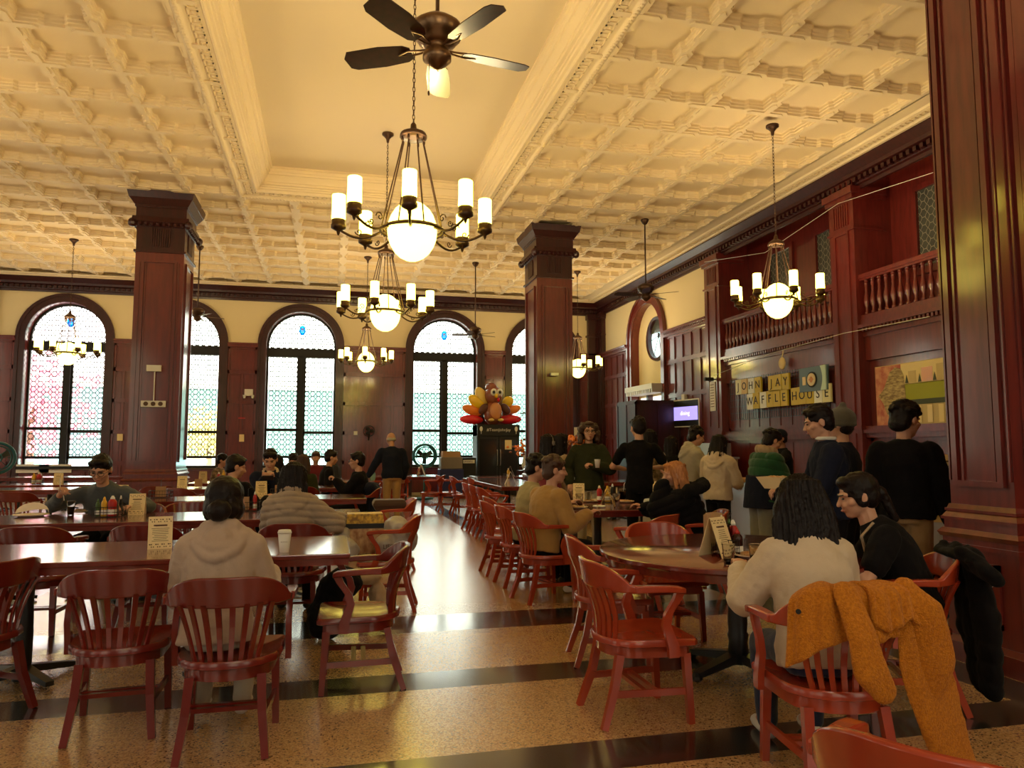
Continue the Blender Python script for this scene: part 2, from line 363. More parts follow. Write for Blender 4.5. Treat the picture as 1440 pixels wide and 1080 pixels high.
# wainscot of the far wall: stiles, rails and sunk panels
def panels(mb, P, a0, a1, rows, nc, t=.05, st=.07, back=.0):
    """frame of stiles and rails standing t off the plane, leaving sunk panels; P(a, z, depth) -> point"""
    def bar(x0, x1, z0, z1, d):
        vs = [P(x, z, dd) for dd in (0, d) for x, z in ((x0, z0), (x1, z0), (x1, z1), (x0, z1))]
        mb.add(vs, [(0, 1, 2, 3), (4, 5, 6, 7), (0, 1, 5, 4), (1, 2, 6, 5), (2, 3, 7, 6), (3, 0, 4, 7)])
    bar(a0, a1, rows[0][0]-.02, rows[-1][1]+.02, .015)
    for x in (a0, a1-st): bar(x, x+st, rows[0][0], rows[-1][1], t)
    for z0, z1, c in [(r[0], r[1], r[2] if len(r) > 2 else nc) for r in rows]:
        bar(a0, a1, z0, z0+st*.8, t); bar(a0, a1, z1-st*.8, z1, t)
        w = (a1-a0-st)/c
        for k in range(1, c): bar(a0+st/2+w*k-st/2, a0+st/2+w*k+st/2, z0, z1, t*.98)
        for k in range(c): 
            x0, x1 = a0+st+w*k+.015, a0+w*(k+1)-.015
            bar(x0, x0+.018, z0+st, z1-st, t*.55); bar(x1-.018, x1, z0+st, z1-st, t*.55); bar(x0, x1, z1-st-.02, z1-st, t*.55); bar(x0, x1, z0+st, z0+st+.02, t*.55)
PF = lambda a, z, d: Vector((a, YF-.002-d, z))
mb = MB(); edges = [XL] + [e for w in WC for e in (w-1.3, w+1.3)] + [XR]
for i in range(0, len(edges), 2):
    a0, a1 = edges[i], edges[i+1]
    if a1-a0 < .2: continue
    nc = max(1, round((a1-a0)/.38))
    panels(mb, PF, a0, a1, [(.25, 1.05), (1.05, 1.97), (1.97, 2.9), (2.9, 3.83), (3.83, 4.6, max(1, nc//2))], nc)
    mb.bx(a0, a1, YF-.12, YF, 4.6, 4.68); mb.bx(a0, a1, YF-.16, YF, 4.68, 4.73); mb.bx(a0, a1, YF-.09, YF, 0, .25)
for w in WC: panels(mb, PF, w-1.3, w+1.3, [(.1, .85)], 4)
struct(mb.build('trim_5', 'mahogany'))
# cornice round the room (wood) with plaster crown above
cp = [(0, 6.06), (.05, 6.06), (.06, 6.12), (.10, 6.14), (.12, 6.24), (.20, 6.27), (.21, 6.33), (.30, 6.40), (.35, 6.44), (.35, 6.5)]
mb = MB()
def cor(pts, prof, dirs):
    rr = [[Vector((x+dx*d, y+dy*d, z)) for d, z in prof] for (x, y), (dx, dy) in zip(pts, dirs)]
    for a, b_ in zip(rr, rr[1:]): mb.add(a+b_, [(j, j+1, j+1+len(prof), j+len(prof)) for j in range(len(prof)-1)])
cor([(XL, YB), (XL, YF), (XR, YF), (XR, YB)], cp, [(1, 0), (1, -1), (-1, -1), (-1, 0)])
for k in range(int((YF-5)/.14)): mb.bx(XR-.19, XR-.11, 5+k*.14, 5.07+k*.14, 6.16, 6.235)
for k in range(int((XR-XL)/.14)): mb.bx(XL+k*.14, XL+k*.14+.07, YF-.19, YF-.11, 6.16, 6.235)
struct(mb.build('trim_6', 'mahogany_dark'))
mb = MB(); cor([(XL, YB), (XL, YF), (XR, YF), (XR, YB)], [(.33, 6.5), (.36, 6.455), (.42, 6.45), (.45, 6.48), (.56, 6.485), (.60, 6.46), (.64, 6.47), (.66, 6.5)], [(1, 0), (1, -1), (-1, -1), (-1, 0)])
for k in range(int((YF-5)/.10)): mb.bx(XR-.54, XR-.47, 5+k*.10, 5.06+k*.10, 6.468, 6.49)
struct(mb.build('trim_7', 'plaster'))
# ---- windows -----------------------------------------------------
def arch_band(mb, P, w, r0, r1, d0, d1, z0=None, n=28, legs=True):
    """arched casing between radii r0 and r1, from depth d0 to d1, with straight legs down to z0"""
    path = ([(w-1, z0, 'l')] if legs else [])
    ring = []
    def sec(a): return [P(w+r*cos(a), WTOP+r*sin(a), d) for r, d in ((r0, d0), (r1, d0), (r1, d1), (r0, d1))]
    rings = []
    if legs: rings.append([P(w-r, z0, d) for r, d in ((r0, d0), (r1, d0), (r1, d1), (r0, d1))])
    rings += [sec(pi-pi*i/n) for i in range(n+1)]
    if legs: rings.append([P(w+r, z0, d) for r, d in ((r0, d0), (r1, d0), (r1, d1), (r0, d1))])
    mb.sweep(rings)
def bar3(mb, P, x0, x1, z0, z1, d0, d1):
    vs = [P(x, z, d) for d in (d0, d1) for x, z in ((x0, z0), (x1, z0), (x1, z1), (x0, z1))]
    mb.add(vs, [(3, 2, 1, 0), (4, 5, 6, 7), (0, 1, 5, 4), (1, 2, 6, 5), (2, 3, 7, 6), (3, 0, 4, 7)])
for k, w in enumerate(WC):
    e = empty('window_%d' % (k+1), (w, YF, 0)); struct(e)
    P = lambda a, z, d: Vector((a, -d, z))
    mb = MB(); arch_band(mb, P, 0, 1.06, 1.30, -.02, .07, 0.0); arch_band(mb, P, 0, 1.22, 1.31, .07, .10, 0.0)
    mb.build('window_casing', 'mahogany_dark', e, auto=True)
    mb = MB(); arch_band(mb, P, 0, 1.055, 1.10, -.38, .03, SILL); mb.build('window_reveal', 'mahogany', e, auto=True)
    mb = MB(); arch_band(mb, P, 0, 1.0, 1.06, -.34, -.26, SILL-.02)
    bar3(mb, P, -1.06, 1.06, 4.36, 4.64, -.36, -.2); bar3(mb, P, -.08, .08, SILL, 4.4, -.36, -.2)
    for s in (-1, 1):
        rz = 2.02 if s < 0 else 1.94
        bar3(mb, P, min(s*.08, s*1.02), max(s*.08, s*1.02), rz, rz+.09, -.345, -.27)
        bar3(mb, P, min(s*.08, s*.13), max(s*.08, s*.13), SILL, 4.4, -.345, -.27)
        bar3(mb, P, min(s*.08, s*1.02), max(s*.08, s*1.02), 1.18, 1.26, -.345, -.27)
    bar3(mb, P, -1.1, 1.1, SILL-.06, SILL+.02, -.38, .14)
    mb.build('window_frame', 'black', e)
    g = 'lead_glass_pink' if k == 0 else 'lead_glass'
    for s in (-1, 1):
        mb = MB(); x0, x1 = (-.99, -.12) if s < 0 else (.12, .99)
        mb.add([(x0, .30, 1.26), (x1, .30, 1.26), (x1, .30, 4.36), (x0, .30, 4.36)], [(0, 1, 2, 3)])
        mb.build('window_pane', g, e)
    mb = MB(); pts = [(1.0*cos(pi*i/28), .30, WTOP+1.0*sin(pi*i/28)) for i in range(29)]; mb.add([(1.0, .30, 4.64)]+pts+[(-1.0, .30, 4.64)], [tuple(range(31))])
    mb.build('lunette_pane', g, e)
    mb = MB(); n = 20
    mb.sweep([[Vector((.10*cos(2*pi*i/n), y, 5.24+.16*sin(2*pi*i/n))) for i in range(n)] for y in (.29, .285)])
    md = mb.build('medallion', 'med_glass', e)
    mb = MB(); mb.box((0, .28, 5.19), (.1, .004, .02)); mb.cap((0, .28, 5.21), .012, (0, .28, 5.31), .018, 8); mb.cap((-.04, .28, 5.25), .012, (-.03, .28, 5.3), .01, 8); mb.cap((.04, .28, 5.25), .012, (.03, .28, 5.3), .01, 8)
    mb.build('emblem', 'white_plastic', md)
# outside: pale building, lawn, autumn tree seen dimly through the glass
mat('facade_pale', (.93, .92, .84), .9); mat('facade_teal', (.27, .48, .46), .9); mat('pavement', (.85, .87, .90), .9)
mat('leaf_pink', (.85, .42, .52), .9); mat('leaf_yellow', (.85, .75, .35), .9); mat('trunk', (.2, .12, .08), .9)
t = empty('building', (0, 60, 0), label='pale teal building dimly seen outside through the leaded windows', cat='building')
mb = MB(); mb.bx(-40, 50, 0, 8, -4, 6.0); mb.build('wall', 'facade_teal', t)
mb = MB(); mb.bx(-40, 50, -.5, 8.4, 6.0, 6.5); mb.build('roof', 'facade_pale', t)
mb = MB(); mb.bx(-60, 70, YF+.8, 140, -1.2, -1.0); struct(mb.build('ground', 'pavement'))
for (x, y, z, r, m_, lb) in ((-11.5, 33, 3.2, 2.0, 'leaf_pink', 'pink autumn tree outside the leftmost window'), (-6.2, 42, 2.0, 1.7, 'leaf_yellow', 'yellow green bush outside beyond the leftmost windows')):
    t = empty('tree', (x, y, -1), label=lb, cat='tree'); mb = MB()
    for k in range(420):
        v = Vector((random.gauss(0, .5), random.gauss(0, .5), random.gauss(0, .5)))*r*.95; mb.ell((v.x, v.y, z+1+v.z), (.14, .12, .10), 5, 4)
    mb.build('foliage', m_, t); mb = MB(); mb.cap((0, 0, .1), .2, (0, 0, z+1), .12, 8); mb.build('trunk', 'trunk', t)
# ---- columns -----------------------------------------------------
def column(x0, x1, y0, y1, name='column', lb=''):
    e = empty(name, ((x0+x1)/2, (y0+y1)/2, 0)); struct(e); hx, hy = (x1-x0)/2, (y1-y0)/2
    def blk(z0, z1, o, o2=None):
        o2 = o if o2 is None else o2
        mb.sweep([[Vector((sx*(hx+q), sy*(hy+q), z)) for sx, sy in ((-1, -1), (1, -1), (1, 1), (-1, 1))] for z, q in ((z0, o), (z1, o2))])
    mb = MB(); blk(0, .13, .075); blk(.13, .17, .065, .05); blk(.17, .78, .04); blk(.78, .81, .06); blk(.81, .85, .045); blk(.85, .88, .055, .07); blk(.88, .91, .07, .045); blk(.91, .97, .035); blk(.97, .99, .05); blk(.99, 1.03, .045, .02); blk(1.03, 1.05, .03); blk(1.05, 1.08, .02, .01); mb.build('plinth', 'mahogany', e)
    mb = MB(); blk(1.08, 5.3, 0); 
    for s in (-1, 1):
        for ax in (0, 1):
            h = hx if ax == 0 else hy; o = (hy if ax == 0 else hx)+.001
            def bb(a0, a1, z0, z1, t):
                if ax == 0: mb.bx(a0, a1, s*o, s*(o+t), z0, z1)
                else: mb.bx(s*o, s*(o+t), a0, a1, z0, z1)
            i1 = h*.62
            for (w0, w1, t) in ((i1, i1+.045, .03), (i1+.075, i1+.09, .014), (i1-.04, i1-.022, .014)):
                bb(-w1, -w0, 1.25, 5.1, t); bb(w0, w1, 1.25, 5.1, t)
            bb(-i1-.045, i1+.045, 1.21, 1.25, .03); bb(-i1-.045, i1+.045, 5.1, 5.14, .03)
            # sunk panel and fluting on plinth and neck
            for q in (-i1, i1-.04): bb(q, q+.04, .28, .70, .058)
            bb(-i1, i1, .28, .32, .058); bb(-i1, i1, .66, .70, .058)
    mb.build('shaft', 'mahogany', e)
    mb = MB(); blk(5.3, 5.34, .035); blk(5.34, 5.82, 0); blk(5.82, 5.9, .02, .08); blk(5.9, 6.0, .09, .07); blk(6.0, 6.2, .02); blk(6.2, 6.24, .04); blk(6.24, 6.36, .05, .13); blk(6.36, 6.5, .14, .17)
    for s in (-1, 1):
        for j in range(9):
            a = -.6+1.2*j/8; mb.bx(a*hx*.6-.012, a*hx*.6+.012, s*hy, s*(hy+.02), 5.42, 5.78); mb.bx(s*hx, s*(hx+.02), a*hy*.6-.012, a*hy*.6+.012, 5.42, 5.78)
            if j < 8: mb.ell(((-.85+1.7*j/7)*hx, s*(hy+.05), 5.86), (.05, .05, .05), 6, 5); mb.ell((s*(hx+.05), (-.85+1.7*j/7)*hy, 5.86), (.05, .05, .05), 6, 5)
    for sx in (-1, 1):
        for sy in (-1, 1): mb.ell((sx*(hx+.07), sy*(hy+.07), 5.86), (.08, .08, .09), 8, 6)
    mb.build('capital', 'mahogany_dark', e); return e
mat_c = [column(-3.76, -2.88, 15.5, 16.55), column(4.42, 5.25, 15.75, 16.8), column(4.36, 5.28, 3.98, 4.5)]
# ---- right wall --------------------------------------------------
PR = lambda a, z, d: Vector((XR-.002-d, a, z))
mb = MB(); B1, B2, B3 = 15.7, 11.6, 8.0
OA = 20.2
def RW(a, z): return Vector((XR, a, z))
mbw = MB()
def q(a, b_, z0, z1, dx=0): mbw.add([Vector((XR+dx, a, z0)), Vector((XR+dx, b_, z0)), Vector((XR+dx, b_, z1)), Vector((XR+dx, a, z1))], [(0, 1, 2, 3)])
q(16.4, OA-1.1, 0, 6.8); q(OA+1.1, YF+.3, 0, 6.8)
for i in range(24):
    a, b_ = pi*i/24, pi*(i+1)/24; mbw.add([RW(OA+1.1*cos(a), WTOP+1.1*sin(a)), RW(OA+1.1*cos(b_), WTOP+1.1*sin(b_)), RW(OA+1.1*cos(b_), 6.8), RW(OA+1.1*cos(a), 6.8)], [(0, 1, 2, 3)])
# filled arch with a round window hole, 0.18 back
dx = .18; c0, cz, rr = OA-.35, 4.68, .62; n = 32
def edge(t):
    ca, sa = cos(t), sin(t); s_ = min(1.2/abs(ca) if abs(ca) > 1e-6 else 99, 1.9/abs(sa) if abs(sa) > 1e-6 else 99); return (c0+s_*ca, cz+s_*sa)
for i in range(n):
    t0, t1 = 2*pi*i/n, 2*pi*(i+1)/n; mbw.add([Vector((XR+dx, c0+rr*cos(t0), cz+rr*sin(t0))), Vector((XR+dx, c0+rr*cos(t1), cz+rr*sin(t1))), Vector((XR+dx, *edge(t1))), Vector((XR+dx, *edge(t0)))], [(0, 1, 2, 3)])
q(c0-1.2, c0-.9, 0, 6.5, .185); q(OA-1.3, OA+1.3, 0, 2.5, .19); q(c0+1.15, OA+1.3, 0, 6.5, .185)
mbw.build('wall_right', 'wall_cream')['kind'] = 'structure'
mb = MB(); PW = lambda a, z, d: Vector((XR-d, a, z))
arch_band(mb, PW, OA, 1.06, 1.32, -.02, .08, 0.0); arch_band(mb, PW, OA, 1.24, 1.34, .08, .12, 0.0); arch_band(mb, PW, OA, 1.04, 1.08, -.2, .03, 0.0)
struct(mb.build('trim_8', 'mahogany', auto=True))
# paneling between arch and pilaster and toward the corner
mb = MB(); rows = [(.25, 1.05), (1.05, 1.86), (1.9, 2.9), (2.9, 3.83), (3.83, 4.55)]
for a0, a1, nc in ((16.4, OA-1.32, 5), (OA+1.32, YF-.05, 5)):
    panels(mb, PR, a0, a1, rows, nc); mb.bx(XR-.12, XR, a0, a1, 4.55, 4.62); mb.bx(XR-.18, XR, a0, a1, 4.66, 4.72)
    for k in range(int((a1-a0)/.09)): mb.bx(XR-.15, XR-.09, a0+k*.09, a0+k*.09+.05, 4.61, 4.665)
struct(mb.build('trim_9', 'mahogany'))
# pilasters
def pil(a0, a1, d, e_name, mname='mahogany'):
    mb = MB(); mb.bx(XR-d, XR+.9, a0, a1, 0, 6.6)
    c, h = (a0+a1)/2, (a1-a0)/2*.6
    for z0, z1 in ((.3, 1.7), (2.0, 5.3)):
        for (p, r_) in ((-h, -h+.04), (h-.04, h)): mb.bx(XR-d-.025, XR-d, c+p, c+r_, z0, z1)
        mb.bx(XR-d-.025, XR-d, c-h, c+h, z1, z1+.04); mb.bx(XR-d-.025, XR-d, c-h, c+h, z0-.04, z0)
    for k in range(7): mb.bx(XR-d-.02, XR-d, c-h+2*h*k/6.5, c-h+2*h*k/6.5+.03, 5.45, 5.85)
    mb.bx(XR-d-.03, XR+.5, a0-.03, a1+.03, 5.34, 5.38); mb.bx(XR-d-.05, XR+.5, a0-.04, a1+.04, 5.9, 5.98); mb.bx(XR-d-.09, XR+.5, a0-.07, a1+.07, 5.98, 6.1)
    mb.bx(XR-d-.04, XR+.5, a0-.04, a1+.04, 0, .25); mb.bx(XR-d-.03, XR+.5, a0-.03, a1+.03, 1.8, 1.88)
    return struct(mb.build(e_name, mname))
pil(15.7, 16.4, .16, 'trim_10'); pil(11.0, 11.65, .16, 'trim_11'); pil(8.0, 8.6, .16, 'trim_12'); pil(23.6, 24.0, .14, 'trim_13', 'mahogany_dark')
mb = MB(); mb.bx(8.55, 9.0, YF-.16, YF+.1, 0, 6.1); mb.bx(8.5, 9.05, YF-.22, YF+.1, 5.9, 6.1); mb.bx(8.5, 9.05, YF-.2, YF+.1, 5.3, 5.36); struct(mb.build('trim_14', 'mahogany_dark'))
mb = MB(); mb.bx(-9.9, -9.45, YF-.16, YF+.1, 0, 6.1); mb.bx(-9.95, -9.4, YF-.22, YF+.1, 5.85, 6.1); struct(mb.build('trim_15', 'mahogany_dark'))
# gallery bays: recessed back wall, cornice, balustrade, lower paneling
def bay(a0, a1, wins, nm, door):
    mb = MB(); back = XR+.62
    mb.bx(back, back+.1, a0-.1, a1+.1, 0, 6.7)
    mb.bx(XR, back, a0, a1, 3.50, 3.56)           # gallery deck
    mb.bx(XR+.05, XR+.15, a0, a1, .1, 3.5)     # lower wall
    for w0, w1 in wins:
        for (p, r_, z0, z1) in ((w0-.10, w0, 4.4, 5.95), (w1, w1+.10, 4.4, 5.95), (w0, w1, 5.85, 5.95), (w0, w1, 4.4, 4.52)): mb.bx(back-.06, back, p, r_, z0, z1)
    # frieze and dentil cornice under the balustrade
    mb.bx(XR-.10, XR+.1, a0, a1, 3.62, 3.72); mb.bx(XR-.16, XR+.1, a0, a1, 3.56, 3.62); mb.bx(XR-.06, XR+.1, a0, a1, 3.42, 3.5)
    for k in range(int((a1-a0)/.085)): mb.bx(XR-.13, XR-.03, a0+k*.085, a0+k*.085+.045, 3.5, 3.56)
    mb.bx(XR-.02, XR+.1, a0, a1, 3.0, 3.42)
    struct(mb.build(nm, 'mahogany'))
bay(11.65, 15.7, [(12.25, 13.05), (13.95, 14.75)], 'trim_16', 0); bay(8.6, 11.0, [(9.2, 10.35)], 'trim_17', 0); bay(YB, 8.0, [], 'trim_18', 0)
for i, (w0, w1) in enumerate([(12.25, 13.05), (13.95, 14.75), (9.2, 10.35)]):
    mb = MB(); mb.add([(XR+.61, w0, 4.5), (XR+.61, w1, 4.5), (XR+.61, w1, 5.86), (XR+.61, w0, 5.86)], [(0, 1, 2, 3)]); o = struct(mb.build('window_%d' % (6+i), 'lead_glass_inner'))
mb = MB()
for a0, a1, nc in ((11.65, 15.7, 10), (8.6, 11.0, 4), (YB, 8.0, 14)):
    PB = lambda a, z, d: Vector((XR+.048-d, a, z))
    if a0 > 11: panels(mb, PB, a0, a1, [(1.9, 2.98)], nc, t=.03)
    panels(mb, PB, a0, a1, [(.2, .95), (.95, 1.66)], max(2, nc//2), t=.03)
    mb.bx(XR-.14, XR+.05, a0, a1, 1.74, 1.80); mb.bx(XR-.08, XR+.05, a0, a1, 1.66, 1.74); mb.bx(XR-.10, XR+.05, a0, a1, 1.80, 1.86)
struct(mb.build('trim_19', 'mahogany'))
def balustrade(a0, a1, n, lb):
    t = empty('balustrade', (XR-.02, a0, 3.72), label=lb, cat='balustrade'); L_ = a1-a0
    MB().bx(-.07, .07, 0, L_, 0, .07).build('bottom_rail', 'mahogany', t); mb = MB(); mb.bx(-.09, .09, 0, L_, .72, .79); mb.bx(-.07, .07, 0, L_, .68, .72)
    mb.build('handrail', 'mahogany', t); first = None
    prof = [(.038, 0), (.038, .05), (.022, .07), (.028, .09), (.022, .11), (.046, .2), (.05, .25), (.036, .34), (.022, .42), (.03, .45), (.022, .47), (.034, .54), (.026, .58), (.038, .585), (.038, .62)]
    for k in range(n):
        y = L_*(k+.5)/n
        if first is None: first = MB().lathe(prof, (0, 0, .07), 10).build('baluster', 'mahogany', t, smooth=True)
        else: o = first.copy(); COL.objects.link(o)
        (first if k == 0 else o).location = (0, y, 0)
balustrade(11.65, 15.7, 26, 'long dark wood gallery balustrade above the lettered panelling'); balustrade(8.6, 11.0, 15, 'short dark wood gallery balustrade above the campus photograph')
# door vestibule box beside the arch
t = empty('wooden_vestibule', (8.5, 18.6, 0), label='tall dark panelled wood door surround below the oval window', cat='door surround')
MB().bx(-.75, .5, -.55, .75, 0, 2.75).build('body', 'mahogany_dark', t)
mb = MB(); panels(mb, lambda a, z, d: Vector((a, -.552-d, z)), -.75, .5, [(.2, 1.3), (1.3, 2.7)], 2, t=.03); mb.build('front_panel', 'mahogany_dark', t)
mb = MB(); panels(mb, lambda a, z, d: Vector((-.752-d, a, z)), -.55, .75, [(.2, 1.3), (1.3, 2.7)], 2, t=.03); mb.build('side_panel', 'mahogany_dark', t)
t = empty('door_canopy', (XR-.1, 20.0, 3.05), label='small white toothed canopy over the doorway under the oval window', cat='canopy')
mb = MB(); mb.bx(-.3, .2, -.95, 1.0, .1, .25)
for k in range(13): mb.bx(-.28, .1, -.93+k*.15, -.86+k*.15, 0, .1)
mb.build('cornice', 'white_plastic', t)
mb = MB()
for z0, z1, a0, a1 in ((2.05, 3.0, 19.2, 21.1),): mb.add([(XR+.17, a0, z0), (XR+.17, a1, z0), (XR+.17, a1, z1), (XR+.17, a0, z1)], [(0, 1, 2, 3)])
mat('bright_glass', (.9, .9, .85), .3, emit=(1, .95, .88), es=.75)
struct(mb.build('window_9', 'bright_glass'))
mb = MB(); mb.bx(XR+.0, XR+.16, 20.2, 20.32, 1.9, 3.05); mb.bx(XR+.0, XR+.16, 19.1, 19.2, 1.9, 3.05); struct(mb.build('trim_20', 'mahogany_dark'))
# oval window in the filled arch
mb = MB(); mb.sweep([[Vector((XR+.17+d, c0+(rr+q_)*cos(2*pi*i/28), cz+(rr+q_)*sin(2*pi*i/28))) for i in range(28)] for d, q_ in ((.1, -.05), (-.05, -.05), (-.08, .02), (.02, .05))], cap=False); struct(mb.build('trim_21', 'mahogany_dark', auto=True))
mb = MB(); mb.sweep([[Vector((XR+.25+d, c0+(rr)*cos(2*pi*i/28), cz+(rr)*sin(2*pi*i/28))) for i in range(28)] for d in (.0, .01)]); mat('oval_glass', (.4, .5, .5), .3, emit=(.62, .85, .85), es=.8); o = struct(mb.build('window_10', 'oval_glass'))
mb = MB(); mb.sweep([[Vector((XR+.22, c0+.06*cos(2*pi*i/12), cz+.1+.08*sin(2*pi*i/12))) for i in range(12)], [Vector((XR+.2, c0+.06*cos(2*pi*i/12), cz+.1+.08*sin(2*pi*i/12))) for i in range(12)]])
for k in range(7): mb.beam((XR+.22, c0, cz+.1), (XR+.22, c0+.6*cos(k*.9), cz+.6*sin(k*.9)), .015, .01)
struct(mb.build('trim_22', 'black'))
mb = MB()   # drawn shade over the top half of the round window
pts = [Vector((XR+.215, c0+.57*cos(a), cz+.57*sin(a))) for a in [radians(20)+radians(140)*i/14 for i in range(15)]]
mb.add(pts, [tuple(range(15))]); struct(mb.build('trim_23', 'lead_glass_dark'))
# ================================================================ LAMPS AND FANS
def make_chandelier(name, w, n, bottom, top, label):
    """w: width across shades; bottom: z of globe underside; top: z of ceiling canopy"""
    s = w/1.5; R = (w-.12*s)/2; zg = bottom+.30*s     # ring height = globe rim
    e = empty(name, (0, 0, 0), label=label, cat='chandelier')
    mb = MB(); mb.lathe([(.02, -.16), (.03, -.1), (.07, -.05), (.1, -.03), (.1, 0), (.02, 0)], (0, 0, top), 14); mb.build('canopy', 'bronze', e, smooth=True)
    crown = zg+.96*s
    mb = MB(); z = crown+.1; k = 0
    while z < top-.14:
        pts = [(.013*cos(a), 0, z+.03+.034*sin(a)) if k % 2 else (0, .013*cos(a), z+.03+.034*sin(a)) for a in [2*pi*i/8 for i in range(8)]]
        mb.tube(pts, .0045, 4, True); z += .052; k += 1
    mb.build('chain', 'bronze', e)
    mb = MB(); mb.lathe([(.015, .12), (.03, .1), (.035, .05), (.07, .03), (.12*s, .0), (.13*s, -.02), (.13*s, -.05), (.05, -.05)], (0, 0, crown), 16)
    for i in range(8): a = 2*pi*i/8; mb.ell((.11*s*cos(a), .11*s*sin(a), crown-.08), (.014, .014, .03), 6, 5)
    mb.build('crown', 'bronze', e, smooth=True)
    mb = MB()
    for i in range(n):
        a = 2*pi*i/n; mb.tube([(.10*s*cos(a), .10*s*sin(a), crown-.08), (.30*s*cos(a), .30*s*sin(a), zg+.02)], .008, 5)
    mb.build('suspension_rods', 'bronze', e)
    mb = MB(); mb.tube([(.30*s*cos(2*pi*i/24), .30*s*sin(2*pi*i/24), zg) for i in range(24)], .016, 6, True); mb.tube([(.275*s*cos(2*pi*i/24), .275*s*sin(2*pi*i/24), zg+.02) for i in range(24)], .012, 6, True)
    mb.build('ring', 'bronze', e, smooth=True)
    mb = MB(); mb.ell((0, 0, zg+.0), (.235*s, .235*s, .29*s), 20, 12); mb.build('globe', 'globe_glass', e, smooth=True)
    arm0 = sh0 = cup0 = None
    for i in range(n):
        a = 2*pi*(i+.5)/n
        if arm0 is None:
            mb = MB(); r0, r1 = .30*s, R
            pts = [(r0+(r1-r0)*t, 0, zg-.02*s-.07*s*sin(pi*t*1.0)+(.02*s)*t) for t in [j/8 for j in range(9)]]; mb.tube(pts, .012*s, 6)
            for (cx, cz, r_, st) in ((.40*s, zg+.045*s, .045*s, 1), (.50*s, zg-.02*s, .035*s, -1)):
                mb.tube([(cx+(r_*(1-j/16))*cos(st*j*.55), 0, cz+(r_*(1-j/16))*sin(st*j*.55)) for j in range(16)], .006*s, 5)
            arm0 = mb.build('arm', 'bronze', e, smooth=True); ar = arm0
            mb = MB(); mb.lathe([(.004, -.10), (.012, -.085), (.018, -.06), (.045, -.045), (.070, -.03), (.070, .0), (.062, .01), (.064, .05), (.02, .05)], (0, 0, 0), 14); mb.v = [(x*s, y*s, z*s) for x, y, z in mb.v]
            cup0 = mb.build('cup', 'bronze', e, smooth=True); cu_ = cup0
            mb = MB(); mb.lathe([(.058, .04), (.066, .06), (.064, .18), (.064, .285), (.060, .29), (.058, .285), (.058, .05)], (0, 0, 0), 16, cap=False); mb.v = [(x*s, y*s, z*s) for x, y, z in mb.v]
            sh0 = mb.build('lamp_shade', 'shade_glass', e, smooth=True); sh = sh0
            ld = bpy.data.lights.new('bulb', 'POINT'); ld.energy = 7.6; ld.color = (1, .74, .46); ld.shadow_soft_size = .02
            lb0 = bpy.data.objects.new('bulb', ld); COL.objects.link(lb0); lb0.parent = e; lb = lb0
        else:
            ar, cu_, sh, lb = [o.copy() for o in (arm0, cup0, sh0, lb0)]
            for o in (ar, cu_, sh, lb): COL.objects.link(o)
        ar.rotation_euler = (0, 0, a)
        for o in (cu_, sh): o.location = (R*cos(a), R*sin(a), zg+.04*s)
        lb.location = (R*cos(a), R*sin(a), zg+(.04+.285)*s)
    return e
def chand(px, d, w, bottom, top, label, rz=0, xy=None, dz=-.06):
    x, y = xy or spot(px, d); e = make_chandelier('chandelier', w, 8, bottom+dz, top, label); e.location = (x, y, 0); e.rotation_euler = (0, 0, rz); return e
chand(0, 0, 1.68, 3.50, PZ, 'largest and nearest bronze chandelier with frosted cylinder shades below the big fan', rz=.25, xy=(.80, 7.75))
chand(0, 0, 1.66, 3.50, PZ, 'middle bronze chandelier hanging just behind the largest one', rz=.1, xy=(.86, 12.6))
chand(0, 0, 1.40, 3.50, ZC, 'small distant chandelier below the two central ones near the far windows', rz=.3, xy=(.86, 19.5))
chand(0, 0, 1.42, 3.50, ZC, 'bronze chandelier at right hanging before the gallery balustrade', rz=.15, xy=(6.60, 9.9))
chand(0, 0, 1.42, 3.50, ZC, 'distant chandelier at far left in front of the leftmost arched window', rz=.2, xy=(-6.1, 19.5))
chand(0, 0, 1.40, 3.50, ZC, 'distant chandelier partly hidden by the centre column at its right side', rz=.3, xy=(6.72, 19.7))
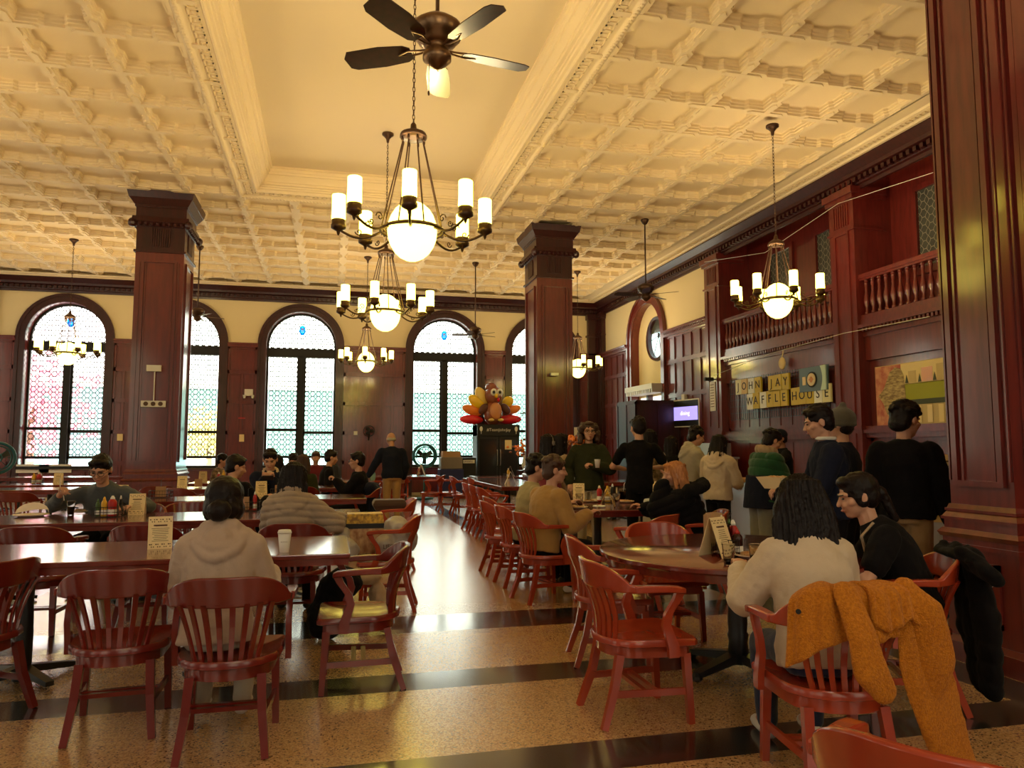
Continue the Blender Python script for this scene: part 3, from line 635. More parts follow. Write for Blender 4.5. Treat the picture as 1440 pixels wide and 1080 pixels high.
# added outside the frame: chandeliers behind and beside the camera, lighting this end
for i, (x, y) in enumerate(((.8, -1.2), (6.6, 1.5), (-6.1, 10.0))):
    e = chand(0, 0, 1.42, 3.5, PZ if abs(x-.8) < 1 else ZC, 'added bronze chandelier beyond the edge of the picture, ' + ('behind the viewer', 'right of the right pillar', 'beyond the left edge')[i], xy=(x, y))
def make_fan(x, y, top, hub, rb, label, name='ceiling_fan', a0=0, mm='bronze', pitch=radians(13)):
    e = empty(name, (x, y, 0), a0, label=label, cat='ceiling fan'); s = rb/.72
    mb = MB(); mb.lathe([(.02, -.12), (.05, -.1), (.09, -.03), (.09, 0)], (0, 0, top), 12); mb.build('canopy', mm, e, smooth=True)
    mb = MB(); mb.tube([(0, 0, hub+.12), (0, 0, top-.05)], .016, 8); mb.build('downrod', mm, e, smooth=True)
    mb = MB(); mb.lathe([(.02, .20), (.10, .185), (.155, .14), (.165, .11), (.15, .09), (.15, .06), (.125, .05), (.12, .02), (.09, .0), (.07, -.01), (.075, -.04), (.09, -.06), (.09, -.1), (.06, -.13), (.03, -.155), (.01, -.165)], (0, 0, 0), 24)
    mb.v = [(a*s*1.18, b_*s*1.18, c*s*1.1+hub) for a, b_, c in mb.v]; mb.build('motor_housing', mm, e, smooth=True)
    mb = MB(); b0 = .20*s; L_ = rb
    outl = [(b0, -.05), (b0+.05, -.08), (b0+.25, -.10), (L_-.05, -.095), (L_, -.07), (L_+.015, .03), (L_-.03, .09), (b0+.25, .10), (b0+.05, .08), (b0, .05)]
    mb.sweep([[Vector((a, b_*s*cos(pitch), b_*s*sin(pitch)+z)) for a, b_ in outl] for z in (-.004, .004)])
    bl = mb.build('fan_blade', 'mahogany_dark' if mm == 'bronze_light' else 'bronze', e)
    mb = MB(); mb.tube([(.06*s, 0, .01), (.13*s, .02, .0), (.22*s, .035, .0), (.30*s, 0, -.004), (.22*s, -.035, 0), (.13*s, -.02, 0), (.06*s, 0, .01)], .008*s, 6); ir = mb.build('blade_iron', mm, bl)
    for k in range(5):
        if k == 0: b = bl
        else: b = copy_tree(bl, e)
        b.location = (0, 0, hub-.03*s); b.rotation_euler = (0, 0, 2*pi*k/5)
    return e
fe = make_fan(.75, 5.55, PZ, 4.62, .76, 'large bronze ceiling fan with five blades at the top of the picture', a0=radians(-63), mm='bronze_light')
mb = MB(); mb.tube([(-.07, -.06, 4.52), (-.07, -.06, 4.22)], .0025, 4); mb.ell((-.07, -.06, 4.2), (.009, .009, .022), 8, 6); pc = mb.build('pull_chain', 'bronze', fe)
pc.rotation_euler = (0, 0, radians(63))
make_fan(3.72, 19.4, ZC, 4.55, .62, 'small distant ceiling fan before the second arched window from the right', a0=.4)
make_fan(6.62, 14.8, ZC, 4.85, .70, 'dark ceiling fan before the oval window on the right wall', a0=.55)
make_fan(-3.25, 19.4, ZC, 4.75, .62, 'distant ceiling fan just right of the left column', a0=.3)
# ================================================================ CHAIRS
def make_chair(m='chair_wood'):
    e = empty('armchair', (0, 0, 0))
    # seat: rounded back, straight front, saddled
    ol = []
    for i in range(9): a = pi+pi*i/8; ol.append((.245*cos(a)*1.0, -.06+.20*sin(a)))
    ol += [(.255, .10), (.262, .225), (.24, .25), (-.24, .25), (-.262, .225), (-.255, .10)]
    mb = MB(); rings = []
    for z, s_ in ((.415, .97), (.42, 1), (.445, 1), (.455, .97)): rings.append([Vector((x*s_, y*s_, z)) for x, y in ol])
    mb.sweep(rings, cap=False); n = len(ol); o = len(mb.v)
    mb.add([Vector((x*.97, y*.97, .415)) for x, y in ol], [tuple(reversed(range(n)))])
    inner = [Vector((x*.8, y*.78, .44-.0)) for x, y in ol]; mid = [Vector((x*.45, y*.45-.02, .428)) for x, y in ol]
    top = [Vector((x*.97, y*.97, .455)) for x, y in ol]
    vs = top+inner+mid; fs = []
    for k in range(2):
        for j in range(n): fs.append((k*n+j, k*n+(j+1) % n, (k+1)*n+(j+1) % n, (k+1)*n+j))
    fs.append(tuple(range(2*n, 3*n))); mb.add(vs, fs)
    mb.build('seat', m, e, auto=True)
    mb = MB(); ol2 = [(x*.86, y*.86) for x, y in ol]; mb.sweep([[Vector((x, y, z)) for x, y in ol2] for z in (.355, .415)]); mb.build('seat_apron', m, e, auto=True)
    # back rail and arms
    def sec(p, nrm, w, z0, z1, tilt=0):
        p = Vector(p); nrm = Vector(nrm).normalized()
        return [Vector((p.x-nrm.x*w/2, p.y-nrm.y*w/2, z0)), Vector((p.x+nrm.x*w/2, p.y+nrm.y*w/2, z0)), Vector((p.x+nrm.x*(w/2+tilt), p.y+nrm.y*(w/2+tilt), z1)), Vector((p.x+nrm.x*(tilt-w/2), p.y+nrm.y*(tilt-w/2), z1))]
    rings = []; N = 30
    for i in range(N+1):
        t = -1+2*i/N; a = t*radians(78); x = .285*sin(a)/sin(radians(78)); y = -.11-.215*cos(a)+.215*cos(radians(78))-.0
        h = cos(min(1, max(0, (abs(t)-.22)/.66))*pi/2)**.8 if abs(t) < .87 else 0
        z1 = .752+.108*h; z0 = .715-.02*h*0-.005; z0 = .712-.0*h
        rings.append(sec((x, y, 0), (-x, -(y+.02), 0), .028+.01*(1-h), z0, z1, -.028*h))
    mb = MB(); mb.sweep(rings); mb.build('back_rail', m, e, bevel=.008, auto=True)
    for s in (-1, 1):
        mb = MB(); rr = []
        for (x, y, w, z0, z1) in ((.288, -.13, .045, .714, .752), (.29, -.04, .05, .714, .75), (.29, .07, .056, .712, .745), (.288, .135, .06, .705, .738), (.284, .16, .045, .70, .728)):
            rr.append([Vector((s*(x-w/2), y, z0)), Vector((s*(x+w/2), y, z0)), Vector((s*(x+w/2), y, z1)), Vector((s*(x-w/2), y, z1))])
        mb.sweep(rr); mb.build('armrest', m, e, bevel=.006, auto=True)
        mb = MB(); rr = []
        for (y, z, w) in ((.135, .71, .05), (.115, .67, .045), (.065, .60, .042), (.05, .54, .046), (.075, .47, .055), (.09, .42, .062), (.09, .37, .058)):
            rr.append([Vector((s*.262, y-w/2, z)), Vector((s*.292, y-w/2, z)), Vector((s*.292, y+w/2, z)), Vector((s*.262, y+w/2, z))])
        mb.sweep(rr); mb.build('arm_support', m, e, auto=True)
    for i in range(8):   # curved spindles
        t = -1+2*(i+.5)/8; a = t*radians(52); xb, yb = .20*sin(a)/sin(radians(52))*.78, -.07-.155*cos(a*.9); xt, yt = .232*sin(a)/sin(radians(52)), -.03-.262*cos(a*.72)
        mb = MB(); rr = []
        for k in range(6):
            q = k/5; x = xb+(xt-xb)*q; y = yb+(yt-yb)*q+.022*sin(pi*q); z = .44+.29*q; w = .022+.006*q
            d = Vector((-x, -(y+.05), 0)).normalized(); r_ = Vector((-d.y, d.x, 0)); p = Vector((x, y, z))
            rr.append([p-r_*w/2-d*.006, p+r_*w/2-d*.006, p+r_*w/2+d*.006, p-r_*w/2+d*.006])
        mb.sweep(rr); mb.build('back_slat', m, e)
    for sx in (-1, 1):
        mb = MB(); mb.beam((sx*.205, .195, .37), (sx*.215, .215, 0), .042, .042, (0, 1, 0), .034, .034); mb.build('leg', m, e)
        mb = MB(); mb.beam((sx*.165, -.17, .37), (sx*.175, -.205, .2), .042, .042, (0, 1, 0), .04, .04); mb.beam((sx*.175, -.205, .2), (sx*.20, -.275, 0), .04, .04, (0, 1, 0), .034, .034); mb.build('leg', m, e)
        mb = MB(); mb.beam((sx*.208, .2, .17), (sx*.180, -.215, .17), .018, .035); mb.build('stretcher', m, e)
    mb = MB(); mb.beam((-.2, -.03, .17), (.2, -.03, .17), .03, .022); mb.beam((-.2, .03, .17), (.2, .03, .17), .03, .022); mb.build('stretcher', m, e)
    return e
CH = make_chair('chair_wood'); CHD = make_chair('chair_wood_shaded'); used = set()
def chair(x, y, deg, label, dark=False, group='slatted wooden armchairs', lean=0):
    """deg: direction the sitter faces, 0 = toward the far windows, 90 = left"""
    src = CHD if dark else CH
    if src in used: o = copy_tree(src)
    else: used.add(src); o = src; KC[src.name] = kids(src)
    o.location = (x, y, 0); o.rotation_euler = (0, 0, radians(deg)); o['label'] = label; o['category'] = 'chair'; o['group'] = group
    return o
KC[CH.name] = kids(CH); KC[CHD.name] = kids(CHD)
SG = 'slatted wooden armchairs'
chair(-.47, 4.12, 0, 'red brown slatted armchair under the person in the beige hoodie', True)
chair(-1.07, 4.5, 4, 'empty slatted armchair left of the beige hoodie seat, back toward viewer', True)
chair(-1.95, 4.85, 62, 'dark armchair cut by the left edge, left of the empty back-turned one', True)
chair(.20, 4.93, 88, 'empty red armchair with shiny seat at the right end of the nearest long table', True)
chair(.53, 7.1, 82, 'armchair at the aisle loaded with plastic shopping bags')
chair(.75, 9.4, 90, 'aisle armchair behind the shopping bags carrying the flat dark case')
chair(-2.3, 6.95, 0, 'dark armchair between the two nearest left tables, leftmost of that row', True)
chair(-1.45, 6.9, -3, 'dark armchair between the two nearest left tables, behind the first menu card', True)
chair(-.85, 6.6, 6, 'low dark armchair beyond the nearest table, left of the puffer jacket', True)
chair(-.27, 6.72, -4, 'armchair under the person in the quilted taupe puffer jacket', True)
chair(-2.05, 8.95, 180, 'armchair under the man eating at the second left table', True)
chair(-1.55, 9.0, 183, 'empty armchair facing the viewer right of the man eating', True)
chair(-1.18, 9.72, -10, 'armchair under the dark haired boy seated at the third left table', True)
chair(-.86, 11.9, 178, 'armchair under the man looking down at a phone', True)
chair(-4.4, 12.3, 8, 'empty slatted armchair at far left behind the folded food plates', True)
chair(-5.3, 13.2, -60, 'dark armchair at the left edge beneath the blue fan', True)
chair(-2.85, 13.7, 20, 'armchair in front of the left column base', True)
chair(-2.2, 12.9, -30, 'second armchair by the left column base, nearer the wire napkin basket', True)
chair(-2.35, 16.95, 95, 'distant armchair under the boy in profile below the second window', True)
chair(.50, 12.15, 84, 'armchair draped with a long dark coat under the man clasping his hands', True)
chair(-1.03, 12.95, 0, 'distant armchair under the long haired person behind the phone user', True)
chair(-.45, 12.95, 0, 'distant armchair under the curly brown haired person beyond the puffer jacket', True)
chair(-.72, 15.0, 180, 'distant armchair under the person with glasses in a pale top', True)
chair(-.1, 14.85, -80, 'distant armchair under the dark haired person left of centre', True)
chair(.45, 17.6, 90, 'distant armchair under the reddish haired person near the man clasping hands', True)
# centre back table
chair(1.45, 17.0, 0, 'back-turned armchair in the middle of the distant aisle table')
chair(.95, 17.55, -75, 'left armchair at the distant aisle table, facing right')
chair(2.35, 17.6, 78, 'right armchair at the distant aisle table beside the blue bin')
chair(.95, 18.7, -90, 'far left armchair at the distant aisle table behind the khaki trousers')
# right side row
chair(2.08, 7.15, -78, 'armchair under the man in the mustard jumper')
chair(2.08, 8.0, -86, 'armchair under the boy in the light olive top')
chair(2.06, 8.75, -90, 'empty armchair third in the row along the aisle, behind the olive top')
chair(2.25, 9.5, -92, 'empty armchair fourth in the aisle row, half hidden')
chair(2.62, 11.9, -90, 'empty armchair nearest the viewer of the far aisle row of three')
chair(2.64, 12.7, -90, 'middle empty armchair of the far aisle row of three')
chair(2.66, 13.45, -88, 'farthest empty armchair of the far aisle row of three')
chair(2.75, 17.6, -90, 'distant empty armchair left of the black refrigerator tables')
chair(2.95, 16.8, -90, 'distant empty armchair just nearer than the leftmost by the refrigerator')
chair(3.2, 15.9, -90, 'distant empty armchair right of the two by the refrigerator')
chair(2.95, 6.7, 35, 'armchair with an orange lit arm in front of the food table', False)
chair(3.62, 6.95, 72, 'armchair under the blonde person in the black fur-trimmed puffer')
# round table
chair(1.70, 4.0, -90, 'bright orange red armchair in the foreground left of the round table')
chair(2.62, 5.56, 176, 'armchair pushed in at the far side of the round table, crest above its rim')
chair(1.95, 5.05, -100, 'armchair tucked under the round table behind the foreground orange one')
chair(2.20, 3.02, -12, 'armchair with the ochre fleece jacket hung over its back')
chair(3.28, 3.80, 64, 'armchair under the person in the black T-shirt beside the pillar')
chair(1.44, 1.49, -58, 'nearest armchair, only its curved top rail showing at the bottom right')
# ================================================================ TABLES
TZ = .80
def table(x0, x1, y0, y1, label, cat='table', legs='ped', z=TZ, m='table_wood', rz=0):
    cx, cy = (x0+x1)/2, (y0+y1)/2; e = empty('dining_table', (cx, cy, 0), rz, label=label, cat=cat); hx, hy = (x1-x0)/2, (y1-y0)/2
    mb = MB(); r = .03; mb.bx(-hx, hx, -hy, hy, z-.035, z); mb.build('tabletop', m, e, bevel=.008)
    mb = MB(); mb.bx(-hx+.01, hx-.01, -hy+.01, hy-.01, z-.075, z-.035); mb.build('apron', m, e)
    n = max(1, round(max(hx, hy)*2/1.6)); along = hx >= hy
    for k in range(n):
        t = (-1+2*(k+.5)/n)*(hx if along else hy)*.92; x, y = (t, 0) if along else (0, t)
        mb = MB(); mb.lathe([(.16, 0), (.16, -.03), (.05, -.05), (.045, -.25), (.052, -.45), (.05, -.68), (.06, -.72)], (x, y, z-.075), 10); mb.build('pedestal', 'black_metal', e, smooth=True)
        mb = MB()
        for a in range(4):
            A = a*pi/2+pi/4; mb.beam((x, y, .075), (x+.33*cos(A), y+.33*sin(A), .03), .07, .05, w2=.05, h2=.03)
        mb.build('pedestal_foot', 'black_metal', e)
    return e
table(-3.9, .14, 4.97, 5.99, 'nearest long polished table at left with the paper coffee cup')
table(-3.8, .33, 7.55, 8.6, 'second long left table holding the ketchup caddy and folded plates')
table(-2.55, .5, 10.38, 11.4, 'third long left table with the wire napkin basket')
table(-7.6, -4.15, 13.75, 14.7, 'distant long table at far left below the leftmost window')
table(-2.6, .7, 13.35, 14.3, 'fourth long table behind the phone user')
table(-8.0, -4.15, 15.55, 16.45, 'more distant long table at far left with a condiment caddy')
table(-2.7, .9, 15.6, 16.6, 'fifth long table in the left group, before the second window')
table(-8.5, -3.9, 19.6, 20.6, 'farthest long table at left under the windowsill')
table(1.0, 2.65, 18.1, 19.4, 'distant table beside the aisle with a white menu card on top')
table(2.52, 3.75, 7.72, 9.3, 'crowded food table between the mustard jumper and the blonde person')
table(2.98, 4.1, 13.0, 17.1, 'long table along the aisle with white folded menu cards, nearer than the refrigerator')
table(3.4, 5.2, 17.4, 18.5, 'farthest right table just before the black refrigerator')
table(5.2, 6.4, 14.2, 15.3, 'distant table hidden behind the standing queue')
e = empty('round_table', (2.66, 4.56, 0), label='round polished wood table with black pedestal at right', cat='table')
n = 64; mb = MB(); R_ = .91
mb.lathe([(R_-.01, TZ-.04), (R_, TZ-.03), (R_, TZ-.008), (R_-.01, TZ)], (0, 0, 0), n); mb.build('tabletop', 'table_wood', e, auto=True)
MB().lathe([(R_-.03, TZ-.085), (R_-.02, TZ-.04)], (0, 0, 0), n).build('apron', 'table_wood', e, auto=True)
mb = MB(); mb.lathe([(.18, TZ-.085), (.18, TZ-.11), (.07, TZ-.12), (.065, TZ-.2), (.05, TZ-.24), (.055, .5), (.065, .32), (.06, .26), (.07, .24), (.06, .2), (.075, .06)], (0, 0, 0), 16); mb.build('pedestal', 'black_metal', e, smooth=True)
for a in range(4):
    A = a*pi/2+.35; mb = MB(); mb.beam((.04*cos(A), .04*sin(A), .10), (.40*cos(A), .40*sin(A), .045), .08, .06, w2=.06, h2=.035); mb.ell((.40*cos(A), .40*sin(A), .03), (.04, .04, .03), 8, 5); mb.build('pedestal_foot', 'black_metal', e, smooth=False)
# ================================================================ PEOPLE
TEX = bpy.data.textures.new('folds', 'CLOUDS'); TEX.noise_scale = .10; TEX.noise_depth = 2
TEXH = bpy.data.textures.new('strands', 'CLOUDS'); TEXH.noise_scale = .03; TEXH.noise_depth = 1
def remesh(mb, voxel, name, m, parent, smooth=4, disp=0, tex=None, fn=None):
    me = bpy.data.meshes.new('t'); me.from_pydata(mb.v, [], mb.f); o = bpy.data.objects.new('t', me)
    r = o.modifiers.new('r', 'REMESH'); r.mode = 'VOXEL'; r.voxel_size = voxel
    s = o.modifiers.new('s', 'SMOOTH'); s.factor = .6; s.iterations = smooth
    if disp:
        d = o.modifiers.new('d', 'DISPLACE'); d.texture = tex or TEX; d.strength = disp; d.mid_level = .5; d.texture_coords = 'LOCAL'
    me2 = evaluated(o)
    bpy.data.objects.remove(o); bpy.data.meshes.remove(me)
    if fn:
        cs = [v.co.copy() for v in me2.vertices]; ns = [n_.vector.copy() for n_ in me2.vertex_normals]
        me2.vertices.foreach_set('co', [q for c_, n_ in zip(cs, ns) for q in fn(c_, n_)])
    me2.name = name; me2.materials.clear(); me2.materials.append(M(m)); me2.polygons.foreach_set('use_smooth', [True]*len(me2.polygons)); me2.update()
    ob = bpy.data.objects.new(name, me2); COL.objects.link(ob); ob.parent = parent; return ob
def ik(S, T, l1, l2, pole):
    S, T = Vector(S), Vector(T); d = T-S; L_ = min(d.length, (l1+l2)*.995); d.normalize(); T = S+d*L_
    a = (l1*l1-l2*l2+L_*L_)/(2*L_); h = sqrt(max(l1*l1-a*a, 0)); p = Vector(pole); p = (p-d*p.dot(d)).normalized()
    return S+d*a+p*h, T
def hand(mb, W, d, across, curl=.5, side=1, spread=0):
    """palm, four separate unequal fingers, thumb leaving the side of the palm"""
    d = Vector(d).normalized(); ac = Vector(across); ac = (ac-d*ac.dot(d)).normalized(); n = d.cross(ac).normalized()*side
    if d.z < -.7: n = (Vector((0, 1, 0))-d*d.y).normalized()
    mb.cap(W, .024, W+d*.03, .024, 10, (ac, .8)); mb.cap(W+d*.03, .036, W+d*.075, .040, 12, (ac, .42))
    for i in range(4):
        b = W+d*.095+ac*((i-1.5)*.0215); L_ = (.036, .042, .038, .029)[i]; dd = (d+ac*((i-1.5)*.08*(1+spread))).normalized(); c = 0
        for k in range(3):
            c += curl*(1, 1.2, .9)[k]; q = (dd*cos(c)+n*sin(c)).normalized(); e = b+q*L_*(1, .72, .6)[k]; mb.cap(b, .0088-.0007*k, e, .0082-.0009*k, 8); b = e
    b = W+d*.03+ac*(-.032); q = (d*.55-ac*.65+n*.35).normalized(); e = b+q*.04; mb.cap(b, .0125, e, .010, 8); q2 = (d*.8-ac*.15+n*.5).normalized(); mb.cap(e, .010, e+q2*.03, .008, 8)
def person(x, y, deg, label, H_=1.8, sit=False, lean=4, head=(0, 0), skin='skin', hair='short', hcol='hair_black', top='c_navy', sleeve=1.0, pants='c_denim', shoes='black',
           R=None, L=None, polR=None, polL=None, cR=.5, cL=.5, girth=1.0, sh=.19, vox=.012, hood=False, puff=0, face=False, glasses=False, hem=-.10, loose=.018, legs=None, collar=None, wide=0, group=None, seat=.455, twist=0, bside=0, headup=0, knees=None, hs=1.14, hairw=0):
    if sit: polR = polR or (.3, -.5, -1); polL = polL or (-.3, -.5, -1)
    k = H_/1.75*.98; e = empty('person', (x, y, 0), radians(deg), label=label, cat='person', group=group); e.scale = (k, k, k)
    pz = seat/k+.095 if sit else .93; P = Vector((0, 0, pz)); l1, l2 = radians(lean*.75), radians(lean*1.3); bs = radians(bside)
    def spine(s):
        a = min(s, .25); b = max(s-.25, 0); v = P+Vector((sin(bs)*s, sin(l1)*a+sin(l2)*b, cos(l1)*a+cos(l2)*b)); return v
    def axes(s):
        a = l1 if s < .25 else l2; tw = radians(twist)*max(0, min(1, s/.45)); r_ = Vector((cos(tw), sin(tw), 0)); u = Vector((sin(bs), sin(a), cos(a))).normalized(); r_ = (r_-u*r_.dot(u)).normalized(); return r_, u, u.cross(r_)
    g = girth
    TS = [(-.12, .13, .10), (-.08, .162, .115), (0, .165*g, .118*g), (.10, .145*g, .105*g), (.22, .150*g, .11*g), (.34, .168*g, .118*g), (.42, sh-.015, .105), (.47, sh-.045, .085), (.505, sh*.58, .068), (.53, .064, .058), (.56, .05, .052)]
    def torso(mb, infl, s0=-.2, s1=1, extra=0):
        rings = []
        for s, w, d in TS:
            if s < s0 or s > s1: continue
            r_, u, f = axes(s); c = spine(s); f = -f if f.y < 0 and abs(deg*0) == 0 else f; w2 = w+infl+extra*(.4-s if s < .4 else 0)*.12; d2 = d+infl+extra*(.4-s if s < .4 else 0)*.08
            rings.append([c+r_*(cos(2*pi*j/18)*w2)+f*(sin(2*pi*j/18)*d2) for j in range(18)])
        mb.sweep(rings)
    r45, u45, f45 = axes(.45); f45 = f45 if f45.dot(Vector((0, 1, 0))) > 0 else -f45
    SR, SL = spine(.435)+r45*(sh-.03), spine(.435)-r45*(sh-.03)
    tr = Vector(R) if R is not None else SR+Vector((.06, .05 if not sit else .2, -.50 if not sit else -.38)); tl = Vector(L) if L is not None else SL+Vector((-.06, .05 if not sit else .2, -.50 if not sit else -.38))
    ER, WR = ik(SR, tr, .285, .25, polR or (.5, -.8, -.4)); EL, WL = ik(SL, tl, .285, .25, polL or (-.5, -.8, -.4))
    hips = (P+Vector((.088, 0, -.02)), P+Vector((-.088, 0, -.02))); ank, kn = [], []
    for i, hp in enumerate(hips):
        s_ = 1 if i == 0 else -1
        if legs: a_ = Vector(legs[i])
        elif sit: a_ = Vector((s_*.12, .40, .085))
        else: a_ = Vector((s_*.10, -.03, .085))
        if sit: kk = Vector(knees[i]) if knees else Vector((s_*.13, .42, min(hp.z-.01, .085+.40))); kk = hp+(kk-hp).normalized()*.42; kn.append(kk); ank.append(kk+(a_-kk).normalized()*min(.41, (a_-kk).length))
        else: q, a2 = ik(hp, a_, .42, .41, (0, 1, 0)); kn.append(q); ank.append(a2)
    N = spine(.56); hy, hp_ = radians(head[0]), radians(head[1]); HR = Matrix.Rotation(hy, 3, 'Z') @ Matrix.Rotation(-hp_, 3, 'X')
    nd = (u45*.7+Vector((0, 0, 1))*.3+Vector((0, .12, 0))).normalized(); C = N+nd*.055+HR @ Vector((0, .015, .085)); MH = Matrix.Translation(C) @ HR.to_4x4() @ Matrix.Scale(hs, 4)
    # body, one continuous surface
    mb = MB(); torso(mb, -.014)
    mb.cap(SR, .046, ER, .038, 12); mb.cap(ER, .04, WR, .026, 12); mb.cap(SL, .046, EL, .038, 12); mb.cap(EL, .04, WL, .026, 12)
    hand(mb, WR, (WR-ER), Vector((1, 0, 0)) if abs((WR-ER).normalized().x) < .8 else Vector((0, 1, 0)), cR, 1); 
    hand(mb, WL, (WL-EL), Vector((-1, 0, 0)) if abs((WL-EL).normalized().x) < .8 else Vector((0, 1, 0)), cL, -1)
    for i in range(2): mb.cap(hips[i], .085, kn[i], .056, 12); mb.cap(kn[i], .056, ank[i], .036, 12); mb.cap(ank[i], .036, ank[i]+Vector((0, .15, -.045)), .03, 10)
    mb.cap(N-Vector((0, 0, .03)), .056, C+HR @ Vector((0, -.02, -.04)), .052, 12)
    mb.m = MH
    mb.ell((0, -.012, .022), (.075, .094, .09), 16, 12); mb.ell((0, .028, -.03), (.060, .062, .078), 14, 10); mb.ell((0, .052, -.083), (.032, .032, .024)); mb.ell((0, .01, -.06), (.056, .06, .035))
    mb.ell((0, .068, .022), (.056, .022, .013)); mb.cap((0, .086, .008), .008, (0, .106, -.026), .0125, 8); mb.ell((.02, .075, -.03), (.025, .018, .02)); mb.ell((-.02, .075, -.03), (.025, .018, .02)); mb.ell((0, .083, -.055), (.022, .012, .014))
    for s_ in (-1, 1): mb.ell((s_*.078, -.008, -.006), (.009, .02, .032)); mb.ell((s_*.05, .05, -.02), (.02, .025, .02))
    mb.m = Matrix(); remesh(mb, vox*.8, 'body', skin, e, 3)
    # trousers
    mb = MB(); torso(mb, .012, s1=.05)
    for i in range(2):
        w = wide; mb.cap(hips[i], .10+w*.3, kn[i], .073+w, 12); mb.cap(kn[i], .073+w, ank[i]+Vector((0, 0, .01)), .055+w*1.2, 12)
    remesh(mb, vox*1.2, 'trousers', pants, e, 4, .012)
    mb = MB()
    for i in range(2): a_ = ank[i]; mb.cap((a_.x, a_.y-.03, a_.z-.04), .042, (a_.x*1.05, a_.y+.15, a_.z-.045), .038, 10, ((1, 0, 0), .85))
    mb.v = [(q[0], q[1], max(q[2], .002)) for q in mb.v]; mb.build('shoe', shoes, e, smooth=True)
    # upper garment
    mb = MB(); torso(mb, loose, s0=hem, s1=.535, extra=(.15 if puff else .1)); 
    for S, E, W_ in ((SR, ER, WR), (SL, EL, WL)):
        i = loose
        if sleeve > .6: mb.cap(S, .062+i, E, .05+i, 12); mb.cap(E, .05+i, W_-(W_-E)*(.06 if sleeve >= 1 else .35), .034+i*.9, 12)
        else: mb.cap(S, .062+i, S+(E-S)*sleeve*1.4, .055+i, 12)
    r5, u5, f5 = axes(.5); f5 = f5 if f5.y > 0 else -f5; nb = spine(.5)
    if hood:
        for j in range(14):
            a = 2*pi*j/14; bk = max(0, -sin(a)); mb.ell(nb+r5*(cos(a)*(.098+.02*bk))+f5*(sin(a)*.085)+u5*(.02+.035*bk), (.036+.02*bk,)*3, 8, 6)
        mb.ell(nb-f5*.115-u5*.05, (.10, .05, .10), 12, 8)
        for q, (Rr, dr, th) in enumerate(((.115, .05, .030), (.135, .11, .030), (.150, .17, .028))): mb.tube([nb+r5*(cos(a)*Rr)+f5*(sin(a)*Rr*.95-.02)+u5*(.035-dr*abs(sin(a))**1.4) for a in [pi*1.0+pi*j/14 for j in range(15)]], th, 8)
    elif collar != 'none':
        mb.tube([nb+r5*(cos(a)*.068)+f5*(sin(a)*.065)+u5*.028 for a in [2*pi*j/14 for j in range(14)]], .018, 6, True)
    fn = None
    if puff:
        def fn(c, n):
            s_ = (c-P).dot(u45); q = abs(sin(pi*s_/puff)); r__ = c+n*(.020*q**.5-.010); return r__
    remesh(mb, vox, 'jacket' if puff else 'shirt', top, e, 4, .022 if not puff else .012, fn=fn)
    # hair
    mb = MB(); mb.m = MH; B = lambda c, r_: mb.ell(c, r_, 14, 10)
    if hair != 'bald':
        B((0, -.020, .038), (.085, .100, .088)); B((0, -.045, -.005), (.080, .066, .078))
    if hair == 'short':
        B((0, .045, .092), (.06, .045, .022)); B((.05, .03, .07), (.033, .04, .03)); B((-.05, .03, .07), (.033, .04, .03)); B((0, -.06, -.03), (.066, .045, .055))
        for i in range(16): a = random.uniform(0, 2*pi); q = random.uniform(0, 1.2); B((.07*cos(a)*sin(q), -.02+.085*sin(a)*sin(q), .045+.078*cos(q)), (.022, .022, .014))
    elif hair == 'mop':
        for i in range(40): a = random.uniform(0, 2*pi); q = random.uniform(0, 1.55); B((.080*cos(a)*sin(q), -.02+.092*sin(a)*sin(q), .045+.080*cos(q)), (.026, .026, .018))
        B((0, -.06, -.03), (.076, .05, .06))
    elif hair == 'bun': B((0, -.125, -.045), (.052, .045, .048)); B((.066, -.01, -.02), (.022, .05, .055)); B((-.066, -.01, -.02), (.022, .05, .055)); B((0, -.06, -.03), (.078, .055, .06))
    elif hair == 'tail': B((0, -.115, -.01), (.035, .03, .04)); mb.cap((0, -.12, -.01), .03, (.01, -.15, -.16), .022); B((0, .045, .085), (.062, .04, .03)); B((.066, .0, .0), (.018, .04, .06)); B((-.066, .0, .0), (.018, .04, .06))
    elif hair == 'curly':
        for i in range(110):
            a = random.uniform(radians(150), radians(390)); q = random.uniform(-.13, .085); rr = (.095+.02*random.random())*(1-max(0, q-.03)*6); B((rr*cos(a), -.01+rr*sin(a)*1.0, q), (.028, .028, .03))
        B((0, .04, .095), (.055, .045, .025))
    elif hair in ('long', 'bob', 'longer'):
        D = {'bob': .24, 'long': .36, 'longer': .47}[hair]; rings = []
        for j in range(9):
            q = j/8; z = .09-D*q; rx = .078+(.022+hairw)*sin(pi*min(.62, q*1.1))+(.012 if q > .5 else 0); ry = .07-.022*q; yy = -.045-.022*q
            rings.append([Vector((cos(2*pi*i/18)*rx, yy+sin(2*pi*i/18)*ry-.01*cos(i*3.1), z)) for i in range(18)])
        mb.sweep(rings)
        for s_ in (-1, 1): mb.cap((s_*.072, .012, .05), .022, (s_*.085, .012, .08-D*.8), .018)
        B((0, .04, .09), (.055, .045, .022))
        for i in range(26): a = random.uniform(pi, 2*pi); mb.cap((.088*cos(a), -.045+.06*sin(a), .02-.3*D), .012, (.098*cos(a)+random.uniform(-.01, .01), -.065+.05*sin(a), .08-D-random.uniform(0, .05)), .004, 6)
    elif hair in ('cap', 'beanie'): pass
